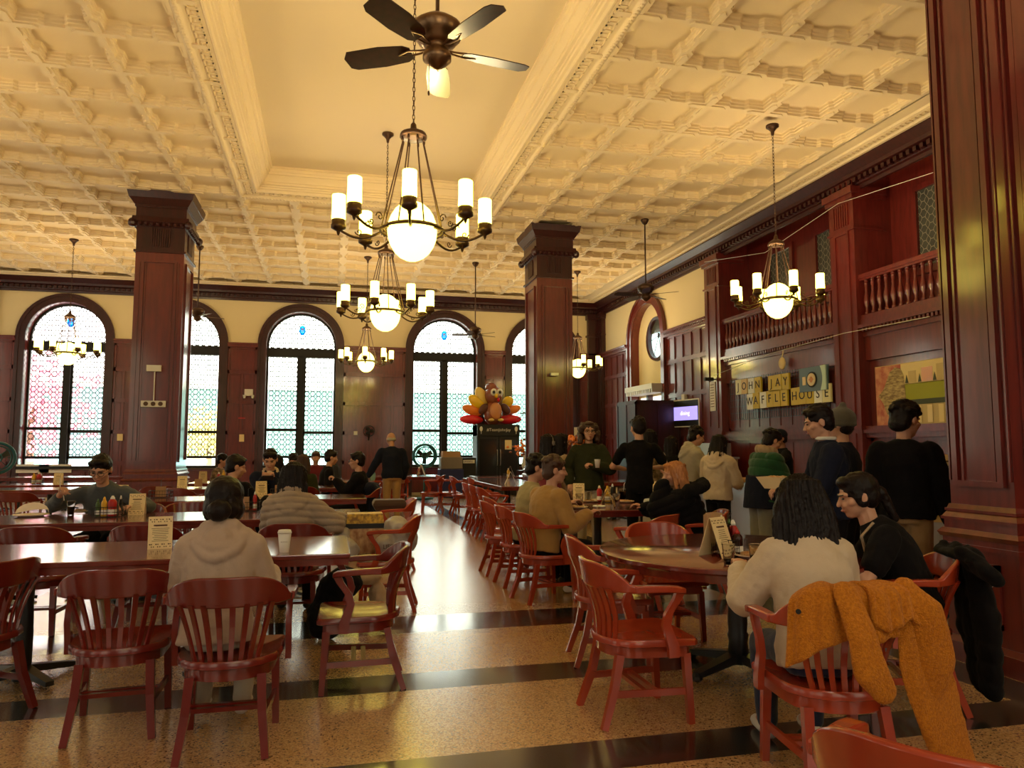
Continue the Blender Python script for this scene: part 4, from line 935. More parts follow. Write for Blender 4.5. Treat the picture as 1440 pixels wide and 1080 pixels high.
    if hair not in ('bald',): 
        strand = None
        if hair in ('long', 'longer', 'bob'):
            MHi = MH.inverted()
            def strand(c, n):
                l = MHi @ c; a = atan2(l.y+.04, l.x); return c+n*(.0045*sin(a*31+3*sin(l.z*14))+.003*sin(a*57+l.z*9))
        remesh(mb, vox*.75, 'hair', hcol, e, 3 if hair != 'curly' else 1, .010, TEXH, fn=strand)
    if hair == 'bald':
        mb = MB(); mb.m = MH; B = lambda c, r_: mb.ell(c, r_, 14, 10); B((0, -.04, -.01), (.078, .06, .045)); remesh(mb, .01, 'hair', hcol, e, 3)
    if hair == 'cap':
        mb = MB(); mb.m = MH; mb.ell((0, -.01, .05), (.092, .112, .085), 16, 10); mb.sweep([[Vector((cos(a)*.075, .07+max(0, sin(a))*.10, z-.02*abs(cos(a)))) for a in [2*pi*j/16 for j in range(16)]] for z in (.062, .072)]); mb.build('cap', 'c_navy', e, smooth=True)
    if hair == 'beanie':
        mb = MB(); mb.m = MH; mb.ell((0, -.015, .05), (.10, .118, .10), 16, 10); mb.ell((0, -.015, .005), (.104, .12, .03), 16, 8); mb.ell((0, -.03, .16), (.03, .03, .03)); mb.m = Matrix(); remesh(mb, .012, 'beanie', 'c_beanie', e, 2)
    if face:
        for s_ in (-1, 1):
            mb = MB(); mb.m = MH; mb.ell((s_*.031, .0835, .005), (.013, .008, .0055), 8, 6); mb.build('eye', 'eye', e, smooth=True)
            mb = MB(); mb.m = MH; mb.cap((s_*.014, .0915, .022), .004, (s_*.048, .081, .026), .003, 6); mb.build('eyebrow', 'hair_black' if hcol != 'hair_brown' else 'hair_brown', e)
        mb = MB(); mb.m = MH; mb.ell((0, .0935, -.058), (.021, .007, .0065), 10, 6); mb.build('mouth', 'lips', e, smooth=True)
    if glasses:
        mb = MB(); mb.m = MH
        for s_ in (-1, 1):
            mb.tube([(s_*.033+.024*cos(a), .103-.004*abs(cos(a)), .002+.019*sin(a)) for a in [2*pi*j/14 for j in range(14)]], .0024, 5, True); mb.tube([(s_*.058, .10, .006), (s_*.076, .06, .008), (s_*.08, -.005, .008)], .0022, 5)
        mb.tube([(-.01, .106, .006), (.01, .106, .006)], .002, 5); mb.build('glasses', 'black_metal', e)
    e['_m'] = 0; del e['_m']
    return e, dict(WR=WR, WL=WL, ER=ER, EL=EL, C=C, MH=MH, spine=spine, N=N, k=k, pz=pz, SR=SR, SL=SL)
def world(e, v):
    k = e.scale[0]; a = e.rotation_euler.z; v = Vector(v)*k; return Vector((e.location.x+v.x*cos(a)-v.y*sin(a), e.location.y+v.x*sin(a)+v.y*cos(a), v.z))
TT = TZ+.03
hoodie, q1 = person(-.56, 4.22, -2, 'person in a beige hoodie with a low black bun, seen from behind', 1.64, True, 10, (0, 12), hair='bun', hs=1.32, top='c_beige', hood=True, loose=.042, sh=.185, pants='c_grey', shoes='c_white', vox=.009, R=(.24, .40, .82), L=(-.22, .40, .82), legs=((.12, .25, .09), (-.1, .2, .09)))
puffer, q2 = person(-.33, 6.88, -6, 'person in a quilted taupe puffer jacket, seen from behind', 1.72, True, 12, (0, 10), hair='bob', hs=1.24, top='c_puffer', hood=True, puff=.062, loose=.045, sh=.19, pants='c_black', vox=.011, R=(.40, .36, .86), L=(-.16, .40, .86), polR=(1, -.2, -.8))
eater, q3 = person(-2.32, 8.98, 176, 'man in glasses and grey shirt bent over food at the second left table', 1.95, True, 22, (0, 22), face=True, glasses=True, top='c_greyblue', pants='c_black', vox=.009, R=(.30, .40, .93), L=(-.35, .45, .80), polR=(1, -.2, -.6), polL=(-1, -.1, -.5), girth=1.15, sh=.21, cR=.95, sleeve=.85)
person(-1.20, 9.62, -12, 'dark haired boy in black seated with his back turned, in front of the phone user', 1.85, True, 14, (-60, 15), top='c_black', pants='c_black', R=(.35, .40, .82), L=(-.2, .4, .8), sh=.2)
phoner, q5 = person(-.86, 11.85, 178, 'man in navy jacket over cream hood looking down at his phone', 1.98, True, 10, (0, 22), face=True, top='c_navy', pants='c_black', R=(.06, .32, .92), L=(-.06, .32, .92), sh=.21, cR=.9, cL=.9, loose=.035, vox=.010)
x, y = spot(307, 15.9); person(x, y, -110, 'distant boy in profile at far left table before the second window', 1.75, True, 8, (10, 15), top='c_camo', vox=.016, hair='mop')
x, y = spot(390, 12.35); person(x, y, -5, 'distant long dark haired person in black, right behind the phone user', 1.78, True, 6, hair='long', top='c_black', vox=.016)
x, y = spot(413, 14.4); person(x, y, 200, 'distant person with glasses wearing a pale jacket over a red top', 1.78, True, 6, (-20, 15), top='c_cream', glasses=True, vox=.016, hair='mop')
x, y = spot(427, 12.5); person(x, y, -8, 'distant person with curly brown shoulder hair beside the puffer jacket', 1.78, True, 6, hair='bob', hcol='hair_brown', top='c_green', vox=.016)
x, y = spot(445, 16.9); person(x, y, 185, 'distant face just above the puffer jacket wearer', 1.85, True, 6, (0, 10), top='c_maroon', hcol='hair_brown', vox=.016)
x, y = spot(459, 14.4); person(x, y, -80, 'distant dark haired man in black turned to the right', 1.92, True, 6, (0, 10), top='c_black', vox=.016)
x, y = spot(474, 17.2); person(x, y, 100, 'distant reddish brown haired person in dark top facing left', 1.90, True, 6, (0, 15), top='c_darkgrey', hcol='hair_brown', skin='skin_warm', vox=.016)
clasp, q13 = person(.47, 12.15, 84, 'man in glasses and black jacket in profile with clasped hands', 1.85, True, 2, (0, 5), top='c_black', pants='c_black', glasses=True, R=(.03, .36, .93), L=(-.03, .36, .93), cR=1, cL=1, vox=.012, loose=.035)
bk, q12 = person(1.22, 15.15, 8, 'balding man in navy jumper and khaki trousers standing by the far aisle table', 1.84, False, 8, (0, 20), hair='bald', hcol='c_grey', skin='skin_warm', top='c_navy', pants='c_khaki', L=(-.42, .22, .90), sh=.225, girth=1.12, loose=.03)
mus, q14 = person(2.06, 7.15, -72, 'man in a mustard jumper seated at the near corner of the food table', 1.83, True, 10, (-25, 5), hcol='hair_brown', hair='mop', top='c_mustard', pants='c_black', shoes='c_white', R=(.24, .36, .80), L=(-.22, .40, .84), loose=.038, vox=.010, sh=.2)
person(2.10, 7.98, -84, 'boy in a light olive top seated just beyond the mustard jumper', 1.84, True, 8, (-15, 15), hair='mop', top='c_olive', pants='c_black', R=(.2, .42, .84), L=(-.2, .42, .84), vox=.011)
bl, q16 = person(3.62, 6.95, 66, 'blonde person in black fur-trimmed puffer leaning a cheek on one hand', 1.76, True, 17, (10, 8), hair='bob', hcol='hair_blonde', top='c_black', puff=.09, loose=.05, pants='c_denim', L=(-.08, .33, 1.12), R=(.26, .52, .86), polL=(-.2, 1, -.9), vox=.010)
cream, q17 = person(2.22, 3.10, -14, 'person with long dark hair in a cream sweatshirt, back to the viewer', 1.74, True, 14, (0, 10), hair='longer', hcol='hair_black', hairw=.045, top='c_cream', loose=.035, pants='c_denim', shoes='c_white', R=(.20, .42, .86), L=(-.24, .40, .86), polL=(-.6, -.3, -1), vox=.008, sh=.175)
blk, q18 = person(3.37, 3.76, 58, 'person in a black T-shirt with tied dark hair, in profile beside the pillar', 1.80, True, 24, (10, 14), face=True, hair='tail', top='c_black', sleeve=.42, pants='c_black', R=(.16, .46, .86), L=(-.16, .46, .87), polL=(-.5, -.2, -1), vox=.0075, loose=.022, sh=.185)
# standing
s1, q = person(3.56, 10.0, 163, 'man with curly hair in a dark green jumper holding a paper cup', 1.88, False, 2, (8, 2), face=True, glasses=True, hair='curly', hcol='hair_brown', top='c_green', pants='c_grey', R=(.26, .12, .95), L=(-.06, .24, 1.18), polL=(-.9, -.2, -.6), loose=.035, vox=.009, cL=.95); qs1 = q
s2, q = person(4.08, 9.42, -22, 'man in a fitted black T-shirt and black trousers seen from behind', 1.93, False, 3, (22, 8), top='c_black', sleeve=.45, pants='c_black', R=(.18, .28, 1.12), L=(-.18, .28, 1.10), polR=(1, -.5, -.5), polL=(-1, -.5, -.5), vox=.009, sh=.215, loose=.012)
x, y = spot(786, 11.2); person(x, y, -78, 'standing person with glasses in a beige cardigan, in profile by the centre column', 1.72, False, 3, (0, 0), face=True, glasses=True, hair='long', top='c_tan', pants='c_black')
x, y = spot(768, 10.6); hs, qh = person(x, y, -62, 'standing person with long black hair and a headset at the centre column', 1.70, False, 3, hair='long', top='c_maroon', pants='c_black')
x, y = spot(914, 11.0); person(x, y, -10, 'person in a camouflage top half hidden by the black T-shirt man', 1.78, False, 4, hair='long', top='c_camo', pants='c_navy')
s5, q5s = person(5.12, 10.05, -96, 'person in a pale grey hoodie holding a plate of food in the queue', 1.83, False, 8, (0, 18), hair='mop', top='c_grey', hood=True, pants='c_black', R=(.08, .40, 1.08), L=(-.08, .42, 1.12), loose=.04, vox=.010)
x, y = spot(941, 12.2); person(x, y, -60, 'person with very long dark hair behind the pale grey hoodie', 1.70, False, 4, hair='longer', top='c_black', pants='c_black')
s6, q = person(4.98, 8.95, -55, 'person in a cream hoodie and black trousers with long black hair', 1.68, False, 4, (-5, 15), hair='long', top='c_cream', hood=True, pants='c_black', R=(.15, .35, 1.05), L=(-.15, .35, 1.05), loose=.045, vox=.010)
s7, q = person(5.02, 7.98, -88, 'person in a green and navy puffer coat with wide grey trousers', 1.74, False, 10, (0, 25), hair='mop', top='c_forest', puff=.11, hood=False, pants='c_greypants', wide=.045, R=(.1, .42, 1.0), L=(-.12, .42, 1.0), loose=.055, vox=.010, hem=-.12); q7 = q
x, y = spot(1102, 12.1); s8, q = person(x, y, 75, 'man in a black baseball cap serving behind the food counter', 1.80, False, 4, (10, 8), hair='cap', skin='skin_dark', top='c_black', pants='c_black', L=(-.30, .42, 1.34), R=(.1, .4, 1.05))
s9, q9 = person(4.13, 5.50, 66, 'man in a navy jumper over a patterned collar, in profile looking down at food', 1.87, False, 4, (0, 16), face=True, hair='short', top='c_navy', pants='c_black', R=(.14, .34, 1.08), L=(-.14, .36, 1.08), loose=.03, vox=.0085, sh=.205)
x, y = spot(1189, 7.1); person(x, y, 40, 'person in a grey knitted beanie behind the navy jumper man', 1.86, False, 3, hair='beanie', top='c_navy', pants='c_black')
s11, q11 = person(4.66, 5.27, -44, 'tall man in a black jacket and khaki trousers turned away beside the pillar', 1.88, False, 3, (-38, 10), hair='mop', top='c_black', pants='c_khaki', R=(.30, .02, .82), L=(-.22, .10, .85), loose=.035, vox=.009, sh=.205, hs=1.2)
# extra clothing pieces that belong to the wearer
def piece(e, name, m, fn_, vox=.01, disp=.01, sm=3):
    mb = MB(); fn_(mb); return remesh(mb, vox, name, m, e, sm, disp)
def fur(mb):
    n = q16['spine'](.50)
    for j in range(26): a = 2*pi*j/26; mb.ell(n+Vector((.22*cos(a), -.07+.16*sin(a), .03-.06*sin(a)+random.uniform(-.015, .015))), (.075, .07, .065), 8, 6)
piece(bl, 'fur_hood', 'c_fur', fur, .012, .03)
def collar5(mb):
    n = q5['spine'](.52)
    for j in range(14): a = 2*pi*j/14; mb.ell(n+Vector((.085*cos(a), .0+.075*sin(a), .0-.05*sin(a))), (.03, .03, .035), 8, 6)
    mb.cap(n+Vector((0, .13, -.03)), .05, n+Vector((0, .16, -.14)), .03)
piece(phoner, 'hood', 'c_cream', collar5)
def col7(mb):
    n = q7['spine'](.53)
    for j in range(14): a = 2*pi*j/14; mb.ell(n+Vector((.11*cos(a), -.01+.10*sin(a), .03-.03*sin(a))), (.04, .04, .06), 8, 6)
piece(s7, 'fleece_collar', 'c_tan', col7)
def low7(mb):
    sp = q7['spine']; rr = []
    for s in (-.14, -.05, .05, .15, .26): c = sp(s); rr.append([c+Vector((cos(2*pi*j/18)*(.235-.02*s), sin(2*pi*j/18)*.20, 0)) for j in range(18)])
    mb.sweep(rr)
    for W_, E_ in ((q7['WR'], q7['ER']), (q7['WL'], q7['EL'])): mb.cap(E_, .118, W_-(W_-E_)*.1, .085)
piece(s7, 'navy_lower_coat', 'c_navy', low7, .011, .012)
mb = MB(); mb.m = q17['MH']; mb.m = Matrix()
mb = MB(); n9 = q9['spine'](.53)
mb.tube([n9+Vector((cos(2*pi*j/14)*.07, sin(2*pi*j/14)*.07, .03)) for j in range(14)], .016, 6, True); mb.build('shirt_collar', 'c_white', s9, smooth=True)
mb = MB(); mb.m = qh['MH']
mb.tube([(.09*cos(a), -.01, .02+.1*sin(a)) for a in [pi*j/10 for j in range(11)]], .008, 6); mb.ell((.09, -.01, .0), (.02, .03, .035)); mb.ell((-.09, -.01, .0), (.02, .03, .035)); mb.build('headset', 'grey_plastic', hs, smooth=True)
mb = MB(); sp = q18['spine']
mb.tube([sp(.50)+Vector((-.09, .02, .03)), sp(.44)+Vector((-.10, .12, .0)), sp(.3)+Vector((-.06, .16, -.02)), sp(.1)+Vector((.05, .17, .0))], .009, 6); mb.build('bag_strap', 'c_tan', blk)
# ================================================================ THINGS ON TABLES
def tent(x, y, deg, label, z=TZ, w=.15, h=.21, d=.13, m='paper', dup=None):
    e = empty('menu_card', (x, y, z), radians(deg), label=label, cat='menu card', group='folded paper menu cards')
    for s in (-1, 1):
        mb = MB(); p = [Vector((-w/2, s*d/2, 0)), Vector((w/2, s*d/2, 0)), Vector((w/2, s*.003, h)), Vector((-w/2, s*.003, h))]; n = Vector((0, s*h, d/2)).normalized()*.0012
        mb.sweep([[q-n for q in p], [q+n for q in p]]); mb.build('printed_face' if s < 0 else 'rear_face', m if s < 0 else 'paper', e)
    mb = MB(); slope = atan2(h, d/2); 
    def put(u, v, a, b_):   # u across, v up the face
        t = v/h; y0 = -(d/2)*(1-t)-.0025*1.0; mb.add([Vector((u, -(d/2)*(1-(v)/h)-.003, v)), Vector((u+a, -(d/2)*(1-v/h)-.006, v)), Vector((u+a, -(d/2)*(1-(v+b_)/h)-.006, v+b_)), Vector((u, -(d/2)*(1-(v+b_)/h)-.006, v+b_))], [(0, 1, 2, 3)])
    for r_ in (0.012, .028, h-.022, h-.036):
        for k in range(11): 
            if (k*7+int(r_*1000)) % 3: put(-w/2+.008+k*.0127+random.uniform(-.001, .001), r_, .006 if (k % 3) else .009, .007)
    put(-.042, h-.062, .084, .010)
    for k in range(8):
        l = random.uniform(.06, .11); put(-l/2, h-.078-k*.0115, l, .0028)
    mb.build('print', 'ink', e); return e
def lathe_part(prof, m, par, name, c=(0, 0, 0), n=14, cap=True): return MB().lathe(prof, c, n, cap=cap).build(name, m, par, smooth=True)
def bottle(x, y, z, label, m='red_plastic', h=.19, r=.034, capm='white_plastic', group='squeeze bottles in the wire caddies', lab=True, name='ketchup_bottle', cat='bottle'):
    e = empty(name, (x, y, z), label=label, cat=cat, group=group)
    lathe_part([(r*.9, 0), (r, .01), (r, h*.28), (r*.9, h*.42), (r, h*.6), (r*.92, h*.72), (r*.6, h*.81), (r*.45, h*.84)], m, e, 'bottle_body')
    lathe_part([(r*.5, h*.82), (r*.5, h*.9), (r*.36, h*.93), (r*.28, h*.98), (r*.18, h)], capm, e, 'bottle_cap')
    if lab: lathe_part([(r*1.01, h*.10), (r*1.015, h*.28), (r*.9, h*.40)], 'white_paper', e, 'bottle_label', n=14, cap=False)
    return e
def caddy(x, y, deg, label, z=TZ, w=.20, d=.12, h=.10):
    e = empty('condiment_caddy', (x, y, z), radians(deg), label=label, cat='condiment caddy', group='black wire table caddies'); mb = MB()
    for zz in (.006, h*.5, h): mb.tube([(-w/2, -d/2, zz), (w/2, -d/2, zz), (w/2, d/2, zz), (-w/2, d/2, zz)], .003, 4, True)
    for k in range(9):
        for s in (-1, 1): mb.tube([(-w/2+w*k/8, s*d/2, .006), (-w/2+w*k/8, s*d/2, h)], .002, 4)
    for k in range(5):
        for s in (-1, 1): mb.tube([(s*w/2, -d/2+d*k/4, .006), (s*w/2, -d/2+d*k/4, h)], .002, 4)
    mb.build('wire_basket', 'black_metal', e); mb = MB(); mb.tube([(0, 0, h*.9), (0, 0, .24), (.03, 0, .255), (0, 0, .27), (-.03, 0, .255), (0, 0, .24)], .0035, 5); mb.build('caddy_handle', 'black_metal', e); return e
def napkins(x, y, deg, label, z): 
    mb = MB()
    for k in range(7): mb.box((0, -.03+k*.009, .075+random.uniform(-.004, .004)), (.12, .007, .13))
    o = mb.build('napkin_stack', 'kraft'); o.location = (x, y, z); o.rotation_euler = (0, 0, radians(deg)); return tag(o, label, 'napkins', 'brown paper napkin stacks')
def cup_clear(x, y, z, label, fill='cola', lv=.4, h=.11, r=.04, straw=False, group='clear plastic cups'):
    e = empty('plastic_cup', (x, y, z), label=label, cat='cup', group=group)
    lathe_part([(r*.72, 0), (r*.98, h), (r*1.06, h+.003), (r*.93, h), (r*.68, .006)], 'clear_plastic', e, 'cup_wall', n=18)
    if lv: lathe_part([(r*.67, .008), (r*(.68+.26*lv), h*lv), (.002, h*lv)], fill, e, 'drink', n=18)
    if straw: MB().tube([(.0, 0, .02), (.02, 0, h+.06), (.035, 0, h+.08)], .003, 6).build('straw', 'white_plastic', e)
    return e
def plate(x, y, z, label, food=True, r=.12, group='paper plates of food', n=1, m='plate'):
    e = empty('paper_plate', (x, y, z), label=label, cat='plate', group=group)
    lathe_part([(r*.65, 0), (r*.7, .004), (r, .018), (r, .022), (r*.68, .009), (.002, .008)], m, e, 'plate_rim', n=20)
    if food:
        mb = MB()
        for k in range(9): mb.ell((random.uniform(-.05, .05)*r/.12, random.uniform(-.05, .05)*r/.12, .02), (.028, .024, .014), 8, 6)
        mb.build('food', 'food', e, smooth=True)
    return e
def on(px, py, z=TZ): v = at(px, py, z=z); return v.x, v.y
x, y = on(224, 772); tent(x-.01, y+.06, 12, 'menu card on the nearest left table beside the beige hoodie')
x, y = on(190, 724); tent(x, y+.08, 3, 'menu card on the second left table right of the ketchup caddy')
x, y = on(168, 706, .8); tent(x, y+.1, -6, 'menu card behind the right shoulder of the man eating')
x, y = on(404, 727); tent(x-.05, y+.06, 0, 'tall menu card against the left edge of the quilted puffer jacket')
x, y = on(368, 697); tent(x, y-.1, 14, 'menu card below the hands of the phone user')
x, y = on(82, 681); tent(x, y, 4, 'small distant menu card at far left right of the distant caddy')
x, y = on(252, 688); tent(x, y+.25, 5, 'distant menu card behind the wire napkin basket')
x, y = on(276, 677); tent(x+.15, y-.15, 0, 'distant menu card before the second arched window')
x, y = on(1008, 783); tent(x+.02, y+.03, 28, 'large menu card standing on the round table', w=.16, h=.24, d=.17)
x, y = on(812, 702); tent(x+.02, y, -20, 'yellow menu card beside the mustard jumper on the food table', m='paper')
x, y = on(853, 712); tent(x+.02, y+.02, 62, 'menu card seen edge-on in the middle of the food table', w=.12, h=.2, d=.17)
x, y = on(718, 681); tent(x, y, 80, 'white folded menu card seen from its side on the aisle table', w=.14, h=.24, d=.22, m='white_paper')
x, y = on(590, 668); tent(x+.0, y-.35, 70, 'white folded menu card on the distant aisle table', w=.14, h=.26, d=.2, m='white_paper')
x, y = 4.35, 18.0; tent(x, y, 75, 'distant white menu card before the refrigerator', w=.14, h=.24, d=.2, m='white_paper')
# caddy on second table
cx_, cy_ = on(150, 728); caddy(cx_, cy_+.08, 0, 'wire caddy with mustard and ketchup in front of the man eating', w=.27, d=.15)
bottle(cx_-.10, cy_+.06, TZ+.01, 'small dark green bottle in the caddy before the man eating', 'green_plastic', .17, .022, 'green_plastic', name='hot_sauce_bottle')
bottle(cx_-.04, cy_+.05, TZ+.01, 'yellow mustard bottle in the caddy before the man eating', 'yellow_plastic', .19, .028, 'yellow_plastic', name='mustard_bottle')
bottle(cx_+.035, cy_+.045, TZ+.01, 'large red ketchup bottle in the caddy before the man eating', 'red_plastic', .20, .042)
bottle(cx_+.105, cy_+.06, TZ+.01, 'white capped salt shaker at the right end of the same caddy', 'clear_plastic', .20, .02, 'white_plastic', name='salt_shaker', lab=False)
x, y = on(237, 697); y -= .62; caddy(x, y+.1, 0, 'wire caddy holding brown napkins on the third left table', w=.28, d=.16); napkins(x, y+.1, 0, 'brown napkin stack in the wire caddy left of the black bun', TZ+.01)
x, y = on(347, 720); caddy(x, y+.1, 0, 'wire caddy immediately right of the black bun', w=.24, d=.16); napkins(x-.05, y+.1, 0, 'brown napkins in the caddy immediately right of the black bun', TZ+.01)
bottle(x+.07, y+.1, TZ+.01, 'white capped shaker in the caddy right of the black bun', 'red_plastic', .2, .022, name='salt_shaker')
x, y = on(393, 697); y -= .15; caddy(x, y+.1, 0, 'wire caddy behind the tall menu card left of the puffer jacket', w=.24); napkins(x, y+.1, 0, 'brown napkins behind the tall menu card left of the puffer jacket', TZ+.01)
x, y = -.74, 5.86; bottle(x, y, TZ, 'red ketchup bottle lying behind the hoodie wearer\'s right shoulder', h=.16, capm='red_plastic')
x, y = on(52, 681); caddy(x, y, 0, 'distant caddy at far left with mustard and ketchup'); bottle(x-.06, y, TZ+.01, 'distant mustard bottle in the far left caddy', 'yellow_plastic', .2, .035, 'yellow_plastic', name='mustard_bottle'); bottle(x+.03, y, TZ+.01, 'distant ketchup bottle in the far left caddy', h=.22, r=.045); napkins(x, y+.06, 0, 'brown napkins in the far left distant caddy', TZ+.05)
x, y = on(310, 680); y += .4; caddy(x, y, 0, 'distant caddy left of the seated boy with his back turned'); bottle(x, y, TZ+.01, 'distant yellow mustard bottle left of the seated boy', 'yellow_plastic', .24, .035, 'yellow_plastic', name='mustard_bottle'); bottle(x-.09, y, TZ+.01, 'distant ketchup bottle left of the seated boy', h=.2)
x, y = on(290, 682); y -= .85; napkins(x, y, 0, 'distant brown napkin stack before the second window', TZ)
# paper coffee cup
x, y = on(399, 778); e = empty('coffee_cup', (x, y+.05, TZ), label='tall white paper coffee cup on the nearest left table', cat='cup')
lathe_part([(.029, 0), (.030, .004), (.042, .125)], 'white_plastic', e, 'cup_wall', n=20); lathe_part([(.044, .122), (.045, .130), (.041, .134), (.040, .142), (.035, .144)], 'white_plastic', e, 'cup_lid', n=20)
text('BLUE JAVA', .009, 'ink', e, (0, -.0385, .07), (pi/2-.1, 0, 0), 'cup_lettering', .0004)
# plates & cup by the eater
x, y = on(62, 722); y -= .45; p1 = plate(x, y+.1, TZ, 'stack of folded paper plates left of the man eating', False, .16); 
mb = MB(); mb.sweep([[Vector((.15*cos(pi*j/10)*1.0, .02+.11*sin(pi*j/10)*.4, .03+.10*sin(pi*j/10)+t)) for j in range(11)]+[Vector((.14*cos(pi*(10-j)/10), .05+.09*sin(pi*j/10)*.4, .03+.09*sin(pi*j/10)+t)) for j in range(11)] for t in (0, .004)]); mb.build('folded_plate', 'plate', p1)
x, y = on(97, 725); cup_clear(x, y+.05, TZ, 'clear plastic cup of pink drink before the man eating', 'iced_tea', .6, h=.14)
x, y = on(118, 716); y -= .6; plate(x+.1, y+.18, TZ, 'plate of food under the fork of the man eating')
MB().bx(-.07, .07, -.05, .05, 0, .004).build('phone', 'black'); o = bpy.data.objects['phone']; x, y = on(215, 727); bpy.data.objects.remove(o)
# fork in his raised hand
W_ = world(eater, q3['WR']); mb = MB(); mb.tube([(0, 0, 0), (.0, -.02, .09), (0, -.02, .13)], .0035, 6); mb.tube([(0, 0, 0), (.03, .01, -.05), (.035, .015, -.10)], .005, 6); o = mb.build('fork', 'white_plastic'); o.location = W_+Vector((.02, -.09, .03)); tag(o, 'white plastic fork held up by the man eating', 'fork')
W_ = (world(phoner, q5['WR'])+world(phoner, q5['WL']))/2; mb = MB(); mb.box((0, 0, 0), (.16, .012, .08)); o = mb.build('phone', 'black', bevel=.004); o.location = W_+Vector((0, -.10, .03)); o.rotation_euler = (.6, 0, 0); tag(o, 'black phone held in both hands by the man in the cream hood', 'phone')
W_ = world(s1, qs1['WL']); e = empty('coffee_cup', W_+Vector((.02, -.075, -.03)), label='pale paper cup held by the man in the dark green jumper', cat='cup'); lathe_part([(.028, 0), (.042, .11), (.044, .115)], 'white_plastic', e, 'cup_wall')
# food table
for px, py, lb in ((812, 715, 'plate of food nearest the mustard jumper'), (803, 707, 'plate behind the nearest one on the food table'), (800, 696, 'plate farthest along the left end of the food table'), (830, 706, 'plate beside the yellow squeeze bottle'), (893, 706, 'long plate with food right of the tall empty cup'), (915, 706, 'plate of bread scraps before the blonde person')):
    x, y = on(px, py); y = min(y, 9.12); x = min(x, 3.6); plate(x, y, TZ, lb)
for px, py, lb, f, lv, h, st in ((804, 692, 'tall iced tea cup with a straw on the food table', 'iced_tea', .8, .16, True), (815, 713, 'half full iced tea cup nearest the mustard jumper', 'iced_tea', .35, .15, False), (812, 703, 'empty clear cup behind the half full iced tea', 'iced_tea', 0, .13, False), (867, 714, 'tall empty clear cup at the front of the food table', 'cola', 0, .16, False), (895, 703, 'short empty clear cup near the black T-shirt man', 'cola', 0, .13, False)):
    x, y = on(px, py); x = min(x, 3.64); y = min(y, 8.95); cup_clear(x, y, TZ, lb, f, lv, h, .045, st)
x, y = on(838, 703); y = min(y, 8.85); caddy(x, y, 20, 'wire caddy in the middle of the crowded food table', w=.2)
bottle(x-.02, y, TZ+.01, 'yellow squeeze bottle with rounded top on the food table', 'yellow_plastic', .2, .035, 'yellow_plastic', name='mustard_bottle'); bottle(x-.11, y+.05, TZ+.01, 'red ketchup bottle behind the yellow one on the food table', h=.2); bottle(x+.06, y+.03, TZ+.01, 'dark bottle with white cap on the food table', 'black', .22, .028, name='sauce_bottle')
x, y = on(842, 714); mb = MB(); [mb.ell((random.uniform(-.05, .05), random.uniform(-.03, .03), .016), (.03, .024, .018), 7, 5) for k in range(7)]; o = remesh(mb, .006, 'crumpled_napkin', 'white_paper', None, 2, .01); o.location = (x, y, TZ); tag(o, 'crumpled white napkin at the front edge of the food table', 'napkin')
# round table
x, y = on(1038, 783); cdx, cdy = x, y+.10; caddy(cdx, cdy, 30, 'tall black caddy on the round table behind the large menu card', w=.16, d=.16)
bottle(cdx-.03, cdy+.04, TZ+.01, 'white topped dark pepper grinder in the round table caddy', 'black', .235, .022, 'white_plastic', name='pepper_shaker', lab=False); bottle(cdx+.045, cdy+.03, TZ+.01, 'red bottle with large white cap on the round table', 'red_plastic', .205, .034, 'white_plastic'); bottle(cdx+.03, cdy-.045, TZ+.01, 'short red capped sauce bottle in the round table caddy', 'cola', .15, .034, 'red_plastic', name='sauce_bottle'); bottle(cdx+.0, cdy+.0, TZ+.05, 'green capped shaker in the round table caddy', 'clear_plastic', .175, .022, 'green_plastic', name='cheese_shaker', lab=False)
napkins(cdx-.06, cdy+.10, 25, 'brown napkin stack showing above the large menu card', TZ).scale = (1, 1, 1.8)
x, y = on(1025, 795); cup_clear(x, y, TZ, 'clear cup of cola in front of the large menu card', 'cola', .32, .12, .038)
x, y = on(1067, 797); cup_clear(x, y+.02, TZ, 'clear cup of cola nearest the cream sweatshirt', 'cola', .5, .12, .045)
x, y = on(1056, 785); plate(x+.03, y+.03, TZ, 'paper plate behind the cola cups on the round table', True, .12)
# phone of blonde
x, y = on(920, 704); o = MB().box((0, 0, .006), (.14, .07, .01)).build('phone', 'black', bevel=.003); o.location = (x, y, TZ+.03); o.rotation_euler = (.3, 0, .5); tag(o, 'dark phone under the hand of the blonde person', 'phone')
# far tables: clutter
x, y = on(712, 672); y -= .2; caddy(x, y, 10, 'distant caddy on the aisle table under the turkey'); bottle(x, y, TZ+.01, 'distant pale bottle on the aisle table under the turkey', 'yellow_plastic', .22, .035); 
x, y = on(584, 666); y -= 1.2; caddy(x, y-.1, 0, 'caddy on the distant aisle table beside its white card'); bottle(x-.05, y-.1, TZ+.01, 'distant red bottle on the distant aisle table', h=.2)
x, y = on(425, 676); bottle(x, y, TZ, 'distant yellow bottle beyond the puffer jacket hood', 'yellow_plastic', .2, .035, 'green_plastic', name='mustard_bottle')
x, y = on(477, 684); cup_clear(x, y, TZ, 'clear jar on the table before the man clasping his hands', 'cola', 0, .14, .06); 
x, y = on(480, 686); plate(x+.15, y-.1, TZ, 'white paper plate before the man clasping his hands', False, .13, m='white_paper')
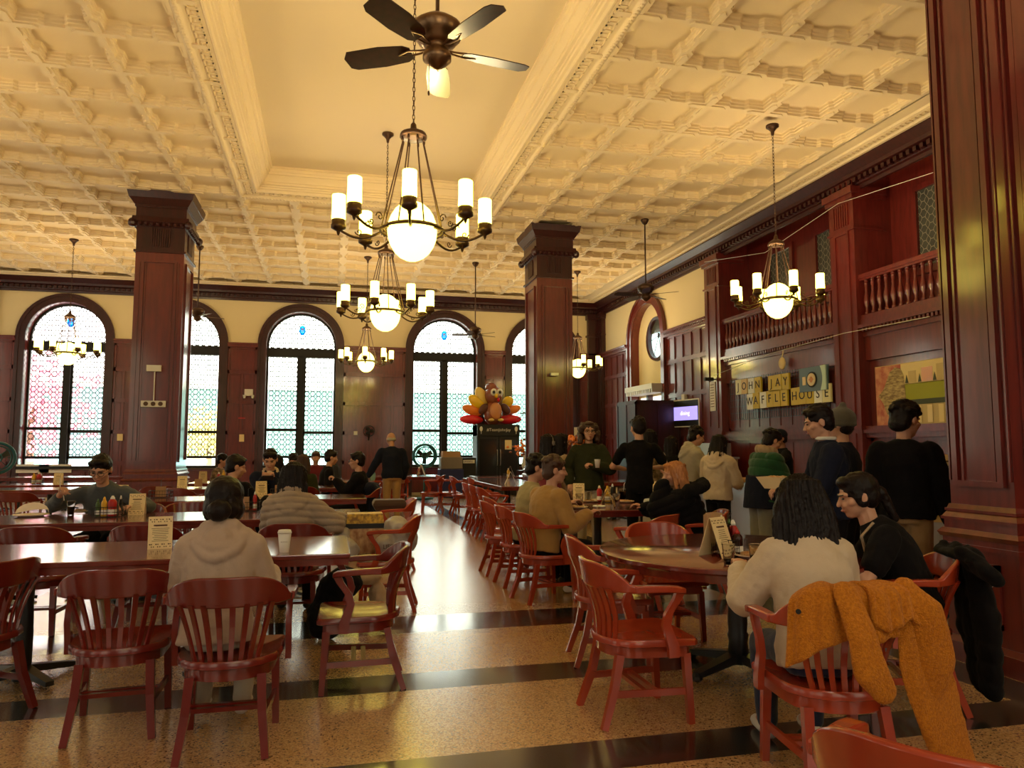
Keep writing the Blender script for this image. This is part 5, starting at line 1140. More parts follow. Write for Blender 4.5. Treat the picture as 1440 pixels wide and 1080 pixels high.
# ================================================================ CLOTHES AND BAGS LEFT ON CHAIRS
def frame(cx, cy, deg):
    c, s = cos(radians(deg)), sin(radians(deg)); return lambda x, y, z=0: Vector((cx+x*c-y*s, cy+x*s+y*c, z))
def rail(t):   # centre line of the chair's back rail, t in -1..1
    a = t*radians(78); x = .285*sin(a)/sin(radians(78)); y = -.11-.215*cos(a)+.215*cos(radians(78)); h = (cos(min(1, abs(t)*1.12)*pi)+1)/2; h = min(1, h*1.9); return x, y, .755+.105*h
def drape(t0, t1, lens, inner=.18, off=.035, name='x', m='c_ochre', par=None, thick=.016, wav=.012, nu=26, nv=22, skew=0, pl=None, flare=0):
    f = pl; g = []
    for i in range(nu+1):
        t = t0+(t1-t0)*i/nu; x, y, zt = rail(max(-1, min(1, t))); n = Vector((x, y+.02, 0)).normalized(); row = []
        lo = lens(i/nu); tot = inner+.06+lo
        for j in range(nv+1):
            s = tot*j/nv
            if s < inner: o_, z = -off-.005, zt+.02-(inner-s)
            elif s < inner+.06: q = (s-inner)/.06; o_, z = -off*cos(pi*q), zt+.02+.018*sin(pi*q)
            else: d = s-inner-.06; o_, z = off+.01+.05*min(1, d*3)+flare*d, zt+.02-d
            w = wav*sin(i*1.15+3*sin(s*5))*min(1, abs(s-inner)*6+.3)
            xx, yy = x+n.x*(o_+w)+skew*max(0, s-inner), y+n.y*(o_+w); v = f(xx, yy); row.append(Vector((v.x, v.y, z+.006*sin(i*.9))))
        g.append(row)
    mb = MB(); k = nv+1; mb.add([p for r_ in g for p in r_], [(i*k+j, (i+1)*k+j, (i+1)*k+j+1, i*k+j+1) for i in range(nu) for j in range(nv)])
    o = mb.build(name, m, par, smooth=True); s_ = o.modifiers.new('s', 'SOLIDIFY'); s_.thickness = thick; s_.offset = 0; b = o.modifiers.new('b', 'SUBSURF'); b.levels = 1; b.render_levels = 1; return o
jk = empty('jacket', (0, 0, 0), label='ochre fleece jacket hung over the back of the near round table chair', cat='jacket')
cf_ = frame(2.20, 3.02, -12)
drape(-.62, .30, lambda u: .26-.10*u+.02*sin(u*9), .12, .05, 'jacket_body', 'c_ochre', jk, .028, .012, pl=cf_)
drape(.05, .62, lambda u: .13+.02*sin(u*7), .12, .075, 'folded_front', 'c_ochre', jk, .028, .008, pl=cf_)
def slv(pts, rs, name, m, par, fl=.36, vox=.009, disp=.012):
    mb = MB()
    for (a, ra), (b, rb) in zip(list(zip(pts, rs)), list(zip(pts, rs))[1:]): mb.cap(cf_(*a) if len(a) == 3 else a, ra, cf_(*b), rb, 14, ((cos(radians(-12)), sin(radians(-12)), 0), fl))
    return remesh(mb, vox, name, m, par, 3, disp)
slv([(-.07, -.36, .88), (-.04, -.42, .74), (-.02, -.44, .60), (.03, -.44, .52)], [.055, .062, .072, .055], 'sleeve', 'c_ochre', jk)
slv([(.22, -.28, .88), (.30, -.30, .78), (.34, -.28, .58), (.33, -.26, .44)], [.055, .075, .085, .05], 'sleeve', 'c_ochre', jk, .5)
mb = MB(); prev = None; rr = []
for k in range(12):
    q = k/11; cx = .26+.20*q-.03*sin(q*pi); cyy = -.27+.04*q; z = .90-.80*q-.02; w = .055+.075*sin(min(1, q*1.5)*pi/2)+.02*sin(q*5); c = cf_(cx, cyy, z); u = cf_(1, .35)-cf_(0, 0); u.normalize(); v = Vector((-u.y, u.x, 0)); rr.append([c+u*cos(2*pi*j/16)*w*(1+.12*sin(j*2.4+q*4))+v*sin(2*pi*j/16)*.032 for j in range(16)])
mb.sweep(rr); remesh(mb, .010, 'hanging_side', 'c_ochre', jk, 3, .015)
mb = MB(); mb.lathe([(.011, 0), (.011, .004)], (0, 0, 0), 12); b_ = mb.build('button', 'black', jk); b_.location = cf_(-.245, -.31, .80); b_.rotation_euler = (pi/2, 0, radians(-50))
ck = empty('coat', (0, 0, 0), label='long black padded coat with a round white badge hung beside the pillar', cat='coat'); cf2 = frame(3.28, 3.80, 64)
mb = MB()
for a, ra, b, rb in (((-.20, -.31, .86), .07, (.22, -.31, .86), .07), ((-.14, -.36, .82), .08, (-.16, -.40, .50), .085), ((.10, -.36, .82), .08, (.06, -.40, .42), .09), ((-.16, -.40, .50), .085, (-.14, -.41, .18), .075), ((-.02, -.38, .8), .09, (-.02, -.41, .20), .085), ((-.20, -.31, .86), .065, (-.34, -.36, .80), .06), ((.2, -.31, .84), .06, (.26, -.28, .66), .05)):
    mb.cap(cf2(*a), ra*1.35, cf2(*b), rb*1.45, 12, ((cos(radians(64)), sin(radians(64)), 0), .5))
def pf(c, n): return c+n*(.008*abs(sin(c.z*30+c.x*9))-.004)
remesh(mb, .010, 'coat_body', 'c_black', ck, 4, .02, fn=pf)
mb = MB()
for r_ in (.055, .046, .022): mb.tube([(r_*cos(2*pi*j/24), 0, r_*sin(2*pi*j/24)) for j in range(24)], .0025, 5, True)
for k in range(5): mb.box((-.02+.01*k, 0, 0), (.004, .004, .03))
for k in range(12): a = 2*pi*k/12; mb.ell((.034*cos(a), 0, .034*sin(a)), (.004, .003, .004), 5, 4)
b_ = mb.build('badge', 'white_plastic', ck); bp = cf2(-.05, -.472, .74); b_.location = bp; b_.rotation_euler = (0, 0, radians(64)); BADGE = b_
# dark coat over chair of the clasping man
mb = MB()
for a, ra, b, rb in (((.62, 12.0, .85), .10, (.70, 12.35, .83), .10), ((.66, 12.05, .8), .11, (.72, 12.0, .2), .12), ((.68, 12.3, .8), .11, (.76, 12.25, .22), .12)): mb.cap(a, ra, b, rb)
o = remesh(mb, .014, 'coat', 'c_navy', None, 4, .02); tag(o, 'long dark navy coat hanging over the chair of the man clasping hands', 'coat')
# shopping bags on the aisle chair
mat('snack_yellow', (.75, .45, .04), .4, var=((.25, .12, .02), 30, (1, 1, 1))); mat('snack_brown', (.30, .13, .05), .5, var=((.62, .40, .20), 22, (1, 1, .6)))
bg = empty('shopping_bag', (0, 0, 0), label='yellow and brown snack bag standing in grey plastic on the aisle chair', cat='bag')
mb = MB(); mb.sweep([[Vector((.33+sx*(.16+o_), 7.2+sy*(.10+o_*.5), z)) for sx, sy in ((-1, -1), (1, -1), (1, 1), (-1, 1))] for z, o_ in ((.50, 0), (.6, .015), (.74, .01), (.84, -.005), (.86, -.02))]); mb.build('paper_bag', 'snack_brown', bg, bevel=.01)
mb = MB(); mb.sweep([[Vector((.33+sx*(.172+o_), 7.2+sy*(.11), z)) for sx, sy in ((-1, -1), (1, -1), (1, 1), (-1, 1))] for z, o_ in ((.78, 0), (.868, -.01))]); mb.build('yellow_band', 'snack_yellow', bg)
mb = MB(); mb.sweep([[Vector((.33+sx*(.174+o_), 7.2+sy*(.112), z)) for sx, sy in ((-1, -1), (1, -1), (1, 1), (-1, 1))] for z, o_ in ((.735, 0), (.779, 0))]); mb.build('dark_band', 'black', bg)
def bag(name, m, pts, lb, vox=.012, disp=.05):
    mb = MB(); [mb.ell(p, r_, 10, 8) for p, r_ in pts]; return tag(remesh(mb, vox, name, m, None, 2, disp), lb, 'bag')
mat('grey_bag', (.42, .38, .34), .35, spec=.6)
bag('plastic_bag', 'grey_bag', [((.66, 7.12, .62), (.17, .19, .15)), ((.62, 7.1, .74), (.12, .15, .10)), ((.52, 7.02, .58), (.12, .12, .11))], 'grey plastic shopping bag slumped inside the aisle chair')
bag('plastic_bag', 'grey_bag', [((.16, 6.98, .56), (.12, .12, .11)), ((.12, 7.05, .66), (.08, .1, .1))], 'grey plastic bag hanging left of the yellow snack bag')
text('LIFESTYLE', .055, 'ink', bpy.data.objects['plastic_bag'], (.60, 6.90, .585), (pi/2, 0, .05), 'bag_lettering', .001)
o = MB().sweep([[Vector((sx*(.20+o_), sy*(.15+o_), z)) for sx, sy in ((-1, -1), (1, -1), (1, 1), (-1, 1))] for z, o_ in ((0, -.04), (.07, 0), (.10, 0), (.14, -.02))]).build('instrument_case', 'c_brown', bevel=.01); o.location = (.72, 9.35, .46+.25); tag(o, 'flat dark brown case resting across the aisle chair arms', 'case')
# beige sack and dark backpack on the floor behind the aisle chair
bag('backpack', 'c_black', [((.12, 6.1, .42), (.16, .13, .12)), ((.05, 6.1, .3), (.15, .13, .2)), ((.0, 6.05, .16), (.16, .14, .16))], 'black backpack on the floor between the first and second left tables')
bag('cloth_bag', 'c_tan', [((.30, 6.2, .44), (.13, .11, .06)), ((.44, 6.15, .14), (.09, .10, .14)), ((.40, 6.2, .28), (.08, .09, .12))], 'beige cloth bag beside the black backpack', disp=.04)
# ================================================================ FAR END
def P2(px, py, Y): v = at(px, py, y=Y); return v
Y0 = 23.0; a, b = P2(671, 692, Y0), P2(731, 692, Y0); zt = P2(700, 597, Y0).z
fr = empty('refrigerator', ((a.x+b.x)/2, Y0+.4, 0), label='black two door glass refrigerator under the turkey balloon', cat='refrigerator'); hw = (b.x-a.x)/2
mb = MB(); mb.bx(-hw, hw, -.34, .4, 0, zt-.02); mb.bx(-hw, hw, -.40, .4, zt-.36, zt); mb.bx(-hw, hw, -.40, .4, .08, .3); mb.build('cabinet', 'black', fr)
mat('fridge_glass', (.02, .022, .025), .06, spec=.9)
for s in (-1, 1):
    d_ = MB().bx(min(s*.01, s*(hw-.02)), max(s*.01, s*(hw-.02)), -.40, -.35, .32, zt-.38).build('door', 'black_metal', fr)
    MB().bx(min(s*.07, s*(hw-.08)), max(s*.07, s*(hw-.08)), -.406, -.40, .4, zt-.46).build('door_glass', 'fridge_glass', d_)
    MB().tube([(s*.05, -.41, .95), (s*.05, -.45, 1.0), (s*.05, -.45, 1.4), (s*.05, -.41, 1.45)], .014, 6).build('handle', 'steel', d_)
MB().bx(.2, .42, -.415, -.407, 1.45, 1.75).build('notice', 'paper', fr)
text('#TeamJohnJay', .135, 'white_plastic', fr, (0, -.405, zt-.17), (pi/2, 0, 0), 'header_lettering', .003)
mb = MB()
for s in (-1, 1): mb.ell((s*(hw-.12), -.408, zt-.14), (.05, .006, .08), 10, 8); mb.bx(s*(hw-.12)-.01, s*(hw-.12)+.01, -.412, -.402, zt-.3, zt-.18)
mb.build('leaf_emblem', 'white_plastic', fr)
# inflatable turkey
tk = empty('turkey_balloon', (0, 0, 0), label='inflatable brown turkey with red orange and yellow tail on the refrigerator', cat='inflatable'); ty = Y0+.25
mat('t_brown', (.26, .07, .03), .25, coat=.4); mat('t_tan', (.62, .26, .10), .3, coat=.3); mat('t_red', (.80, .015, .03), .25, coat=.4); mat('t_orange', (.90, .25, .03), .25, coat=.4); mat('t_yellow', (.90, .58, .02), .25, coat=.4); mat('t_gold', (.85, .62, .15), .25, coat=.4); mat('t_dark', (.10, .03, .02), .3)
def TP(px, py, dy=0): return at(px, py, y=ty+dy)
def el(name, m, px, py, rx, ry, rz=0, dep=.22, dy=0, par=tk):
    sc = (ty)/1043*1.0; c = TP(px, py, dy); kx = 1043/((c-Vector((0, 0, H))).dot(cf)); mb = MB(); mb.ell((0, 0, 0), (rx/kx, dep, ry/kx), 18, 12); o = mb.build(name, m, par, smooth=True); o.location = c; o.rotation_euler = (0, radians(rz), 0); return o
bd = el('body', 't_brown', 693, 581, 13.5, 17.5, dep=.30); el('belly', 't_tan', 697, 578, 9, 12, dep=.12, dy=-.22)
hd_ = el('head', 't_brown', 694, 556, 12.5, 14, dep=.26, dy=-.05); el('crest', 't_brown', 691, 545, 9, 7, dep=.2, dy=.0)
for px in (694.5, 703): e_ = el('eye', 'white_plastic', px, 551.5, 4.6, 5.2, dep=.08, dy=-.29); el('pupil', 'black', px+.0, 551.5, 2.2, 2.6, dep=.05, dy=-.34)
el('beak', 't_yellow', 698, 556.5, 2.6, 3.2, dep=.12, dy=-.3); el('wattle', 't_red', 701, 562, 2, 3, dep=.06, dy=-.26)
for px in (691, 704): el('foot', 't_gold', px, 590.5, 4.2, 2.4, dep=.15, dy=-.3)
el('wing', 't_dark', 680, 575, 9, 5.5, -50, .1, -.12); el('wing', 't_dark', 711, 575, 9, 5.5, 50, .1, -.12)
for px, py, rx, ry, rz, m_ in ((663, 590, 17, 6.5, 2, 't_red'), (717, 590, 17, 6.5, -2, 't_red'), (664, 577, 15, 7, 18, 't_orange'), (722, 576, 11, 6, -20, 't_orange'), (671, 566, 15, 8, 38, 't_yellow'), (714, 565, 9, 7.5, -40, 't_yellow'), (677, 557, 14, 8, 62, 't_gold')): el('tail_feather', m_, px, py, rx, ry, rz, .14, .12)
mb = MB(); v = P2(731, 583, ty); 
for k in range(9): mb.ell(v+Vector((.05+k*.045, 0, .02+.012*k+random.uniform(-.03, .03))), (.05, .02, .02), 6, 5)
mb.beam(v+Vector((-.1, 0, -.15)), v+Vector((.3, 0, .1)), .015, .015); o = tag(mb.build('dried_branch', 'c_brown'), 'dark dried branch sticking out right of the turkey tail', 'branch')
# bins
a = P2(634, 697, 22.6); e = empty('waste_bin', (a.x, 22.7, 0), label='navy blue square bin with a grey liner and cardboard box on top', cat='bin')
MB().bx(-.36, .36, -.3, .3, 0, .86).build('bin_body', 'navy_plastic', e, bevel=.02); MB().bx(-.33, .33, -.27, .27, .86, 1.22).build('liner', 'grey_plastic', e, bevel=.02)
o = MB().bx(-.27, .27, -.22, .22, 0, .18).build('cardboard_box', 'kraft'); o.location = (a.x, 22.7, 1.22); tag(o, 'open cardboard box on top of the blue bin', 'box')
a = P2(653, 697, 22.9); e = empty('waste_bin', (a.x, 22.9, 0), label='black wheeled bin with a green and white sign between blue bin and refrigerator', cat='bin')
MB().bx(-.32, .32, -.3, .3, .05, 1.2).build('bin_body', 'black', e, bevel=.02); MB().bx(-.26, .26, -.315, -.3, 1.03, 1.13).build('sign', 'white_plastic', e)
MB().bx(-.26, -.10, -.32, -.31, 1.03, 1.13).build('sign_green', 'green_sign' if 'green_sign' in MATS else 'green_plastic', e)
mb = MB()
for s in (-1, 1): mb.lathe([(.05, -.02), (.05, .02)], (s*.25, -.25, .05), 10)
mb.build('caster', 'black_metal', e); text('LANDFILL', .07, 'ink', e, (.06, -.322, 1.08), (pi/2, 0, 0), 'sign_lettering', .001)
# drum fan on a stand by the fourth window, blue fan at left edge, wall fan
def drum_fan(px, py, Y, r, label, facing=0, floor=True):
    c = P2(px, py, Y); e = empty('pedestal_fan', (c.x, c.y, 0), radians(facing), label=label, cat='fan')
    mb = MB()
    for rr, tr, dy in ((r, .035, -.12), (r, .03, .12), (r*.80, .014, -.15), (r*.28, .012, -.15)): mb.tube([(rr*cos(2*pi*j/28), dy, c.z+rr*sin(2*pi*j/28)) for j in range(28)], tr, 6, True)
    for k in range(8): a_ = 2*pi*k/8; mb.tube([(0, -.15, c.z), (r*cos(a_), -.13, c.z+r*sin(a_))], .006, 4)
    mb.build('cage', 'teal_paint', e, smooth=True)
    mb = MB()
    for k in range(3):
        a_ = 2*pi*k/3+.6; u = Vector((cos(a_), 0, sin(a_))); w = Vector((-sin(a_), .25, cos(a_))); mb.sweep([[Vector((0, dy, c.z))+u*p+w*q for p, q in ((.05, -.05), (r*.7, -r*.28), (r*.75, r*.1), (.05, .05))] for dy in (-.004, .004)])
    mb.lathe([(.06, -.08), (.06, .08)], (0, 0, c.z), 10); mb.build('blades', 'black_metal', e)
    mb = MB(); mb.tube([(0, .02, .05), (0, .02, c.z-r)], .025, 8); mb.lathe([(.28, 0), (.28, .04), (.05, .07)], (0, .02, 0), 16); mb.build('stand', 'teal_paint', e, smooth=True); return e
drum_fan(597, 641, 22.0, .33, 'round teal drum fan on a stand before the fourth arched window'); drum_fan(-4, 644, 18.2, .32, 'blue drum fan cut off by the left edge of the picture', 20)
c = P2(519, 606, YF-.3); e = empty('wall_fan', c, label='small black oscillating fan mounted on the far panelling', cat='fan'); mb = MB()
for dy in (-.05, .05): mb.tube([(.17*cos(2*pi*j/20), dy, .17*sin(2*pi*j/20)) for j in range(20)], .012, 5, True)
for k in range(10): mb.tube([(0, -.08, 0), (.17*cos(k*.628), -.05, .17*sin(k*.628))], .005, 4)
mb.build('cage', 'black_metal', e); mb = MB(); [mb.ell((.08*cos(k*2.1), 0, .08*sin(k*2.1)), (.07, .02, .06), 8, 6) for k in range(3)]; mb.build('blades', 'black', e); MB().beam((0, .25, -.28), (0, 0, -.05), .04, .04).build('bracket', 'black_metal', e)
# autumn bouquet behind the boy, and the dessert stand by the column
def bouquet(px, py, Y, n, lb, s=.3):
    c = P2(px, py, Y); e = empty('flower_arrangement', (c.x, c.y, 0), label=lb, cat='flowers'); mb = MB()
    for k in range(n): mb.ell((random.gauss(0, s*.5), random.gauss(0, s*.3), c.z+random.gauss(0, s*.3)), (.04, .03, .04), 6, 5)
    mb.build('blossoms', 't_orange', e); mb = MB()
    for k in range(n//2): mb.ell((random.gauss(0, s*.5), random.gauss(0, s*.3), c.z+random.gauss(0, s*.3)), (.05, .03, .03), 6, 5)
    mb.build('leaves', 't_brown', e); lathe_part([(.10, 0), (.14, .15), (.09, c.z-.15-.9 if c.z > 1.2 else .2), (.11, max(.25, c.z-.1-.85))], 'white_plastic', e, 'vase', (0, 0, .85))
    MB().bx(-.25, .25, -.2, .2, 0, .85).build('stand', 'mahogany_dark', e); return e
bouquet(740, 632, 21.0, 60, 'orange and red autumn flowers right of the refrigerator', .4); bouquet(811, 619, 14.5, 45, 'small red flower arrangement beside the centre column', .2)
# notices, thermostat boxes, switch plates
def wallbox(px, py, Y=None, X=None, w=.12, h=.16, m='white_plastic', name='thermostat', label='', cat='thermostat', d=.04):
    if X is None: c = at(px, py, y=Y); mb = MB(); mb.bx(-w/2, w/2, -d, 0, -h/2, h/2)
    else: c = at(px, py, x=X); mb = MB(); mb.bx(-d, 0, -w/2, w/2, -h/2, h/2)
    o = mb.build(name, m); o.location = c; return tag(o, label, cat)
wallbox(169, 615, Y=YF-.06, w=.15, h=.2, m='paper', label='cream box on the panelling right of the leftmost window')
wallbox(340, 616, Y=YF-.06, w=.14, h=.22, m='paper', label='cream box low on the panelling between second and third windows')
wallbox(500, 609, Y=YF-.06, w=.12, h=.12, label='small white box on the panelling left of the wall fan')
wallbox(340, 588, Y=YF-.06, w=.2, h=.04, m='red_plastic', name='red_tag', label='thin red tag on the panelling between second and third windows', cat='tag')
e = empty('emergency_light', P2(350, 553, YF-.06), label='white twin lamp emergency light between second and third windows', cat='emergency light'); mb = MB(); mb.bx(-.12, .12, -.08, 0, -.08, .12); mb.build('housing', 'white_plastic', e)
for s in (-1, 1): o = MB().lathe([(.03, -.1), (.055, 0)], (s*.12, -.06, -.06), 10).build('lamp_head', 'white_plastic', e)
e = empty('socket_strip', at(216, 568, y=15.5-.035), label='white strip with three round sockets on the left column', cat='socket strip'); mb = MB(); mb.bx(-.22, .22, -.04, 0, -.06, .06); mb.build('housing', 'white_plastic', e)
for k in range(3): o = MB().lathe([(.042, 0), (.042, .008)], (0, 0, 0), 14).build('socket', 'bronze', e); o.location = (-.13+.13*k, -.042, 0); o.rotation_euler = (pi/2, 0, 0)
o = MB().bx(-.13, .13, -.05, 0, -.06, .06).build('exit_lamp', 'white_plastic'); o.location = at(217, 518, y=15.5-.035); tag(o, 'small white electrical box high on the left column', 'electrical box')
o = MB().bx(-.01, .01, -.02, 0, -.62, 0).build('conduit', 'white_plastic'); o.location = at(218, 521, y=15.5-.035); tag(o, 'thin white conduit running down the left column to the socket strip', 'conduit')
o = MB().bx(-.09, .09, -.12, 0, -.03, .03).build('column_lamp', 'steel'); o.location = at(778, 527, y=15.75-.035); tag(o, 'small metal fitting on the centre column face', 'fitting')
o = MB().bx(-.12, .12, -.015, 0, -.22, .22).build('notice', 'white_paper'); o.location = at(812, 610, y=YF-.07); tag(o, 'white paper notice on the panelling right of the centre column', 'notice')
# book-lined sill: bulletin strip under leftmost window
for px, lb in ((46, 'white banner on the sill of the leftmost window'), (67, 'pale poster on the sill right of the white banner')):
    o = MB().bx(-.42, .42, -.02, 0, -.12, .12).build('banner', 'white_paper'); o.location = at(px, 659, y=YF-.06)+Vector((.2 if px > 60 else 0, 0, 0)); tag(o, lb, 'banner')
# ================================================================ RIGHT WALL THINGS
XS = XR-.12
def tile_row(word_specs, nm, lb):
    e = empty('letter_sign', (XS, 0, 0), label=lb, cat='sign')
    for (ch, y, z, w, h, m_) in word_specs:
        t = MB().bx(-.02, .02, -w/2, w/2, -h/2, h/2).build('letter_tile', m_, e); t.location = (-.03, y, z); t.rotation_euler = (0, 0, 0)
        text(ch, h*.72, 'black', t, (-.024, 0, 0), (pi/2, 0, -pi/2), 'letter', .002)
    return e
mat('tile_yellow', (.62, .46, .03), .5); mat('tile_pale', (.80, .74, .45), .5); mat('tile_white', (.85, .86, .78), .5); mat('tile_orange', (.72, .5, .22), .5)
def yz(px, py): v = at(px, py, x=XS-.03); return v.y, v.z
r1 = []; 
for ch, px, py, m_ in (('J', 1039.5, 544.5, 'tile_pale'), ('O', 1047.5, 543.5, 'tile_orange'), ('H', 1057, 542.5, 'tile_white'), ('N', 1066.5, 541, 'tile_yellow'), ('J', 1086, 539.5, 'tile_yellow'), ('A', 1095, 538, 'tile_yellow'), ('Y', 1105.5, 536.5, 'tile_yellow')): y, z = yz(px, py); r1.append((ch, y, z, .235, .33, m_))
r2 = []
for ch, px, py, m_ in (('W', 1055.5, 565, 'tile_white'), ('A', 1064, 563.5, 'tile_yellow'), ('F', 1074, 562.5, 'tile_white'), ('F', 1083.5, 561, 'tile_yellow'), ('L', 1093, 560, 'tile_yellow'), ('E', 1103.5, 559, 'tile_yellow'), ('H', 1118.5, 557.5, 'tile_yellow'), ('O', 1129, 556, 'tile_yellow'), ('U', 1140, 555, 'tile_yellow'), ('S', 1151.5, 554, 'tile_white'), ('E', 1163.5, 552.5, 'tile_pale')): y, z = yz(px, py); r2.append((ch, y, z, .235, .34, m_))
tile_row(r1, 'a', 'upper row of seven yellow letter tiles reading John Jay'); tile_row(r2, 'b', 'lower row of eleven letter tiles reading Waffle House')
e = empty('wire_grid', (XS+.02, 0, 0), label='black wire grid behind the letter tiles', cat='wire grid'); mb = MB()
for k in range(42): mb.bx(0, .008, 11.9+k*.085, 11.908+k*.085, 2.12, 3.05)
for k in range(7): mb.bx(-.004, .004, 11.9, 15.4, 2.12+k*.15, 2.13+k*.15)
mb.build('wires', 'black_metal', e)
# blue sign with round seal
y0, z0 = yz(1127, 540); y1, z1 = yz(1166, 530); e = empty('seal_sign', (XS-.06, (y0+y1)/2, (z0+z1)/2+.02), label='slate blue sign with a round cream seal above the letter tiles', cat='sign')
mat('slate_blue', (.12, .19, .26), .5); mat('seal_cream', (.75, .60, .35), .5); W2 = abs(y0-y1)/2
MB().bx(-.015, .015, -W2, W2, -.22, .24).build('board', 'slate_blue', e)
MB().lathe([(.15, 0), (.15, .01)], (0, 0, 0), 24).build('seal_ring', 'black', e).rotation_euler = (0, -pi/2, 0)
s_ = MB().lathe([(.12, 0), (.12, .02)], (0, 0, 0), 24).build('seal', 'seal_cream', e); s_.rotation_euler = (0, -pi/2, 0)
for o in (bpy.data.objects['seal_ring'], s_): o.location = (-.018, .02, 0)
mb = MB(); mb.ell((-.04, .02, 0), (.006, .05, .06), 10, 8); mb.bx(-.045, -.035, -.05, .09, -.01, .01); mb.build('seal_emblem', 't_tan', e)
MB().bx(-.03, -.014, .21, .30, -.09, .07).build('small_crest', 'seal_cream', e)
mb = MB(); mb.sweep([[Vector((x, -.20-.10*cos(t), -.22+.46*(t+1.2)/2.4)) for t in [-1.2+2.4*j/10 for j in range(11)]]+[Vector((x, -W2+.02, .24)), Vector((x, -W2+.02, -.22))] for x in (-.03, -.016)]); mat('pale_teal', (.55, .72, .66), .5); mb.build('curved_stripe', 'pale_teal', e)
# white mug-like sign / apple shaped lamp
e = empty('wall_ornament', (XS, *yz(1098, 511)), label='small cream ornament with a curled stem above the letter tiles', cat='ornament'); mb = MB(); mb.ell((0, 0, 0), (.05, .10, .13), 12, 8); mb.build('body', 'paper', e, smooth=True); MB().tube([(0, .0, .12), (0, -.04, .2), (0, -.05, .26)], .012, 6).build('stem', 'paper', e)
# campus photograph
YA, ZA = 10.72, 1.87; e = empty('framed_photograph', (XR-.06, 9.85, 2.35), label='large wall photograph of a lion statue and a campus lawn beside the pillar', cat='photograph')
mat('ph_sky', (.75, .60, .32), .6); mat('ph_red', (.42, .10, .08), .7, var=((.62, .30, .18), 8, (1, 1, 1))); mat('ph_lion', (.20, .13, .07), .7, var=((.52, .40, .2), 12, (1, 1, 3))); mat('ph_lawn', (.32, .33, .03), .7); mat('ph_stone', (.55, .42, .22), .7); mat('ph_dark', (.06, .07, .05), .7)
MB().bx(-.02, .02, -1.2, .87, -.50, .50).build('backing', 'ph_stone', e)
def ph(name, m_, pts, x=-.024): mb = MB(); mb.sweep([[Vector((x-d, y, z)) for y, z in pts] for d in (0, .003)]); return mb.build(name, m_, e)
ph('foliage', 'ph_red', [(.86, -.49), (.86, .49), (.28, .49), (.28, -.49)]); ph('sky', 'ph_sky', [(.28, .15), (.28, .49), (-1.19, .49), (-1.19, .15)]); ph('lawn', 'ph_lawn', [(.28, -.10), (.28, .16), (-1.19, .16), (-1.19, -.10)]); ph('hedge', 'ph_dark', [(.28, -.18), (.28, -.10), (-1.19, -.10), (-1.19, -.18)])
ph('lion_statue', 'ph_lion', [(.80, 0), (.68, .10), (.60, .24), (.52, .38), (.40, .45), (.28, .42), (.22, .30), (.20, .1), (.18, -.2), (.20, -.49), (.50, -.49), (.62, -.3), (.70, -.12)], -.029)
for k in range(5): ph('colonnade', 'seal_cream' if k % 2 else 'ph_sky', [(-.02-k*.22, -.47), (-.02-k*.22, -.20), (-.12-k*.22, -.20), (-.12-k*.22, -.47)], -.029)
for k, (y, w) in enumerate(((.12, .1), (-.15, .14), (-.45, .12))): ph('hall_facade', 'ph_stone' if k != 1 else 't_tan', [(y, .17), (y, .36+.03*k), (y-w*1.6, .36+.03*k), (y-w*1.6, .17)], -.027); ph('tree_shape', 'ph_dark', [(y+.07, .17), (y+.035, .30), (y, .17)], -.031)
# tv, notices, camera
y0, z0 = 17.75, 2.37; e = empty('television', (XR-.12, 17.7, 2.39), label='wall television showing a purple slide beside the wooden vestibule', cat='television'); e.rotation_euler = (0, 0, radians(12))
MB().bx(-.04, .04, -.66, .66, -.36, .36).build('bezel', 'white_plastic', e, bevel=.01); MB().bx(-.045, -.04, -.62, .62, -.33, .33).build('screen', 'screen_dark', e)
mat('slide', (.2, .15, .5), .4, emit=(.22, .18, .55), es=.9); MB().bx(-.048, -.045, -.60, .60, -.18, .17).build('slide', 'slide', e)
mat('slide_txt', (.5, .45, .9), .4, emit=(.55, .5, .95), es=1); text('dining', .16, 'slide_txt', e, (-.05, -.1, 0), (pi/2, 0, -pi/2), 'slide_lettering', .001); MB().ell((-.05, .48, .0), (.003, .07, .12), 10, 8).build('slide_logo', 'slide_txt', e)
MB().bx(-.02, .12, -.06, .06, .36, .5).build('mount', 'white_plastic', e)
o = MB().bx(-.02, 0, -.12, .12, -.35, .35).build('notice', 'white_paper'); o.location = (XR-.18, 16.05, 2.72); tag(o, 'tall white notice on the pilaster right of the television', 'notice')
mb = MB()
for k in range(9): mb.bx(-.025, -.02, -.08, .08, .27-k*.065, .285-k*.065)
mb.build('print', 'ink', o)
e = empty('security_camera', (XR-.25, 15.95, 3.12), label='small black camera on the pilaster above the tall white notice', cat='camera'); MB().bx(-.2, .02, -.04, .04, -.04, .04).build('camera_body', 'black', e); MB().bx(0, .1, -.015, .015, -.015, .015).build('camera_bracket', 'black', e)
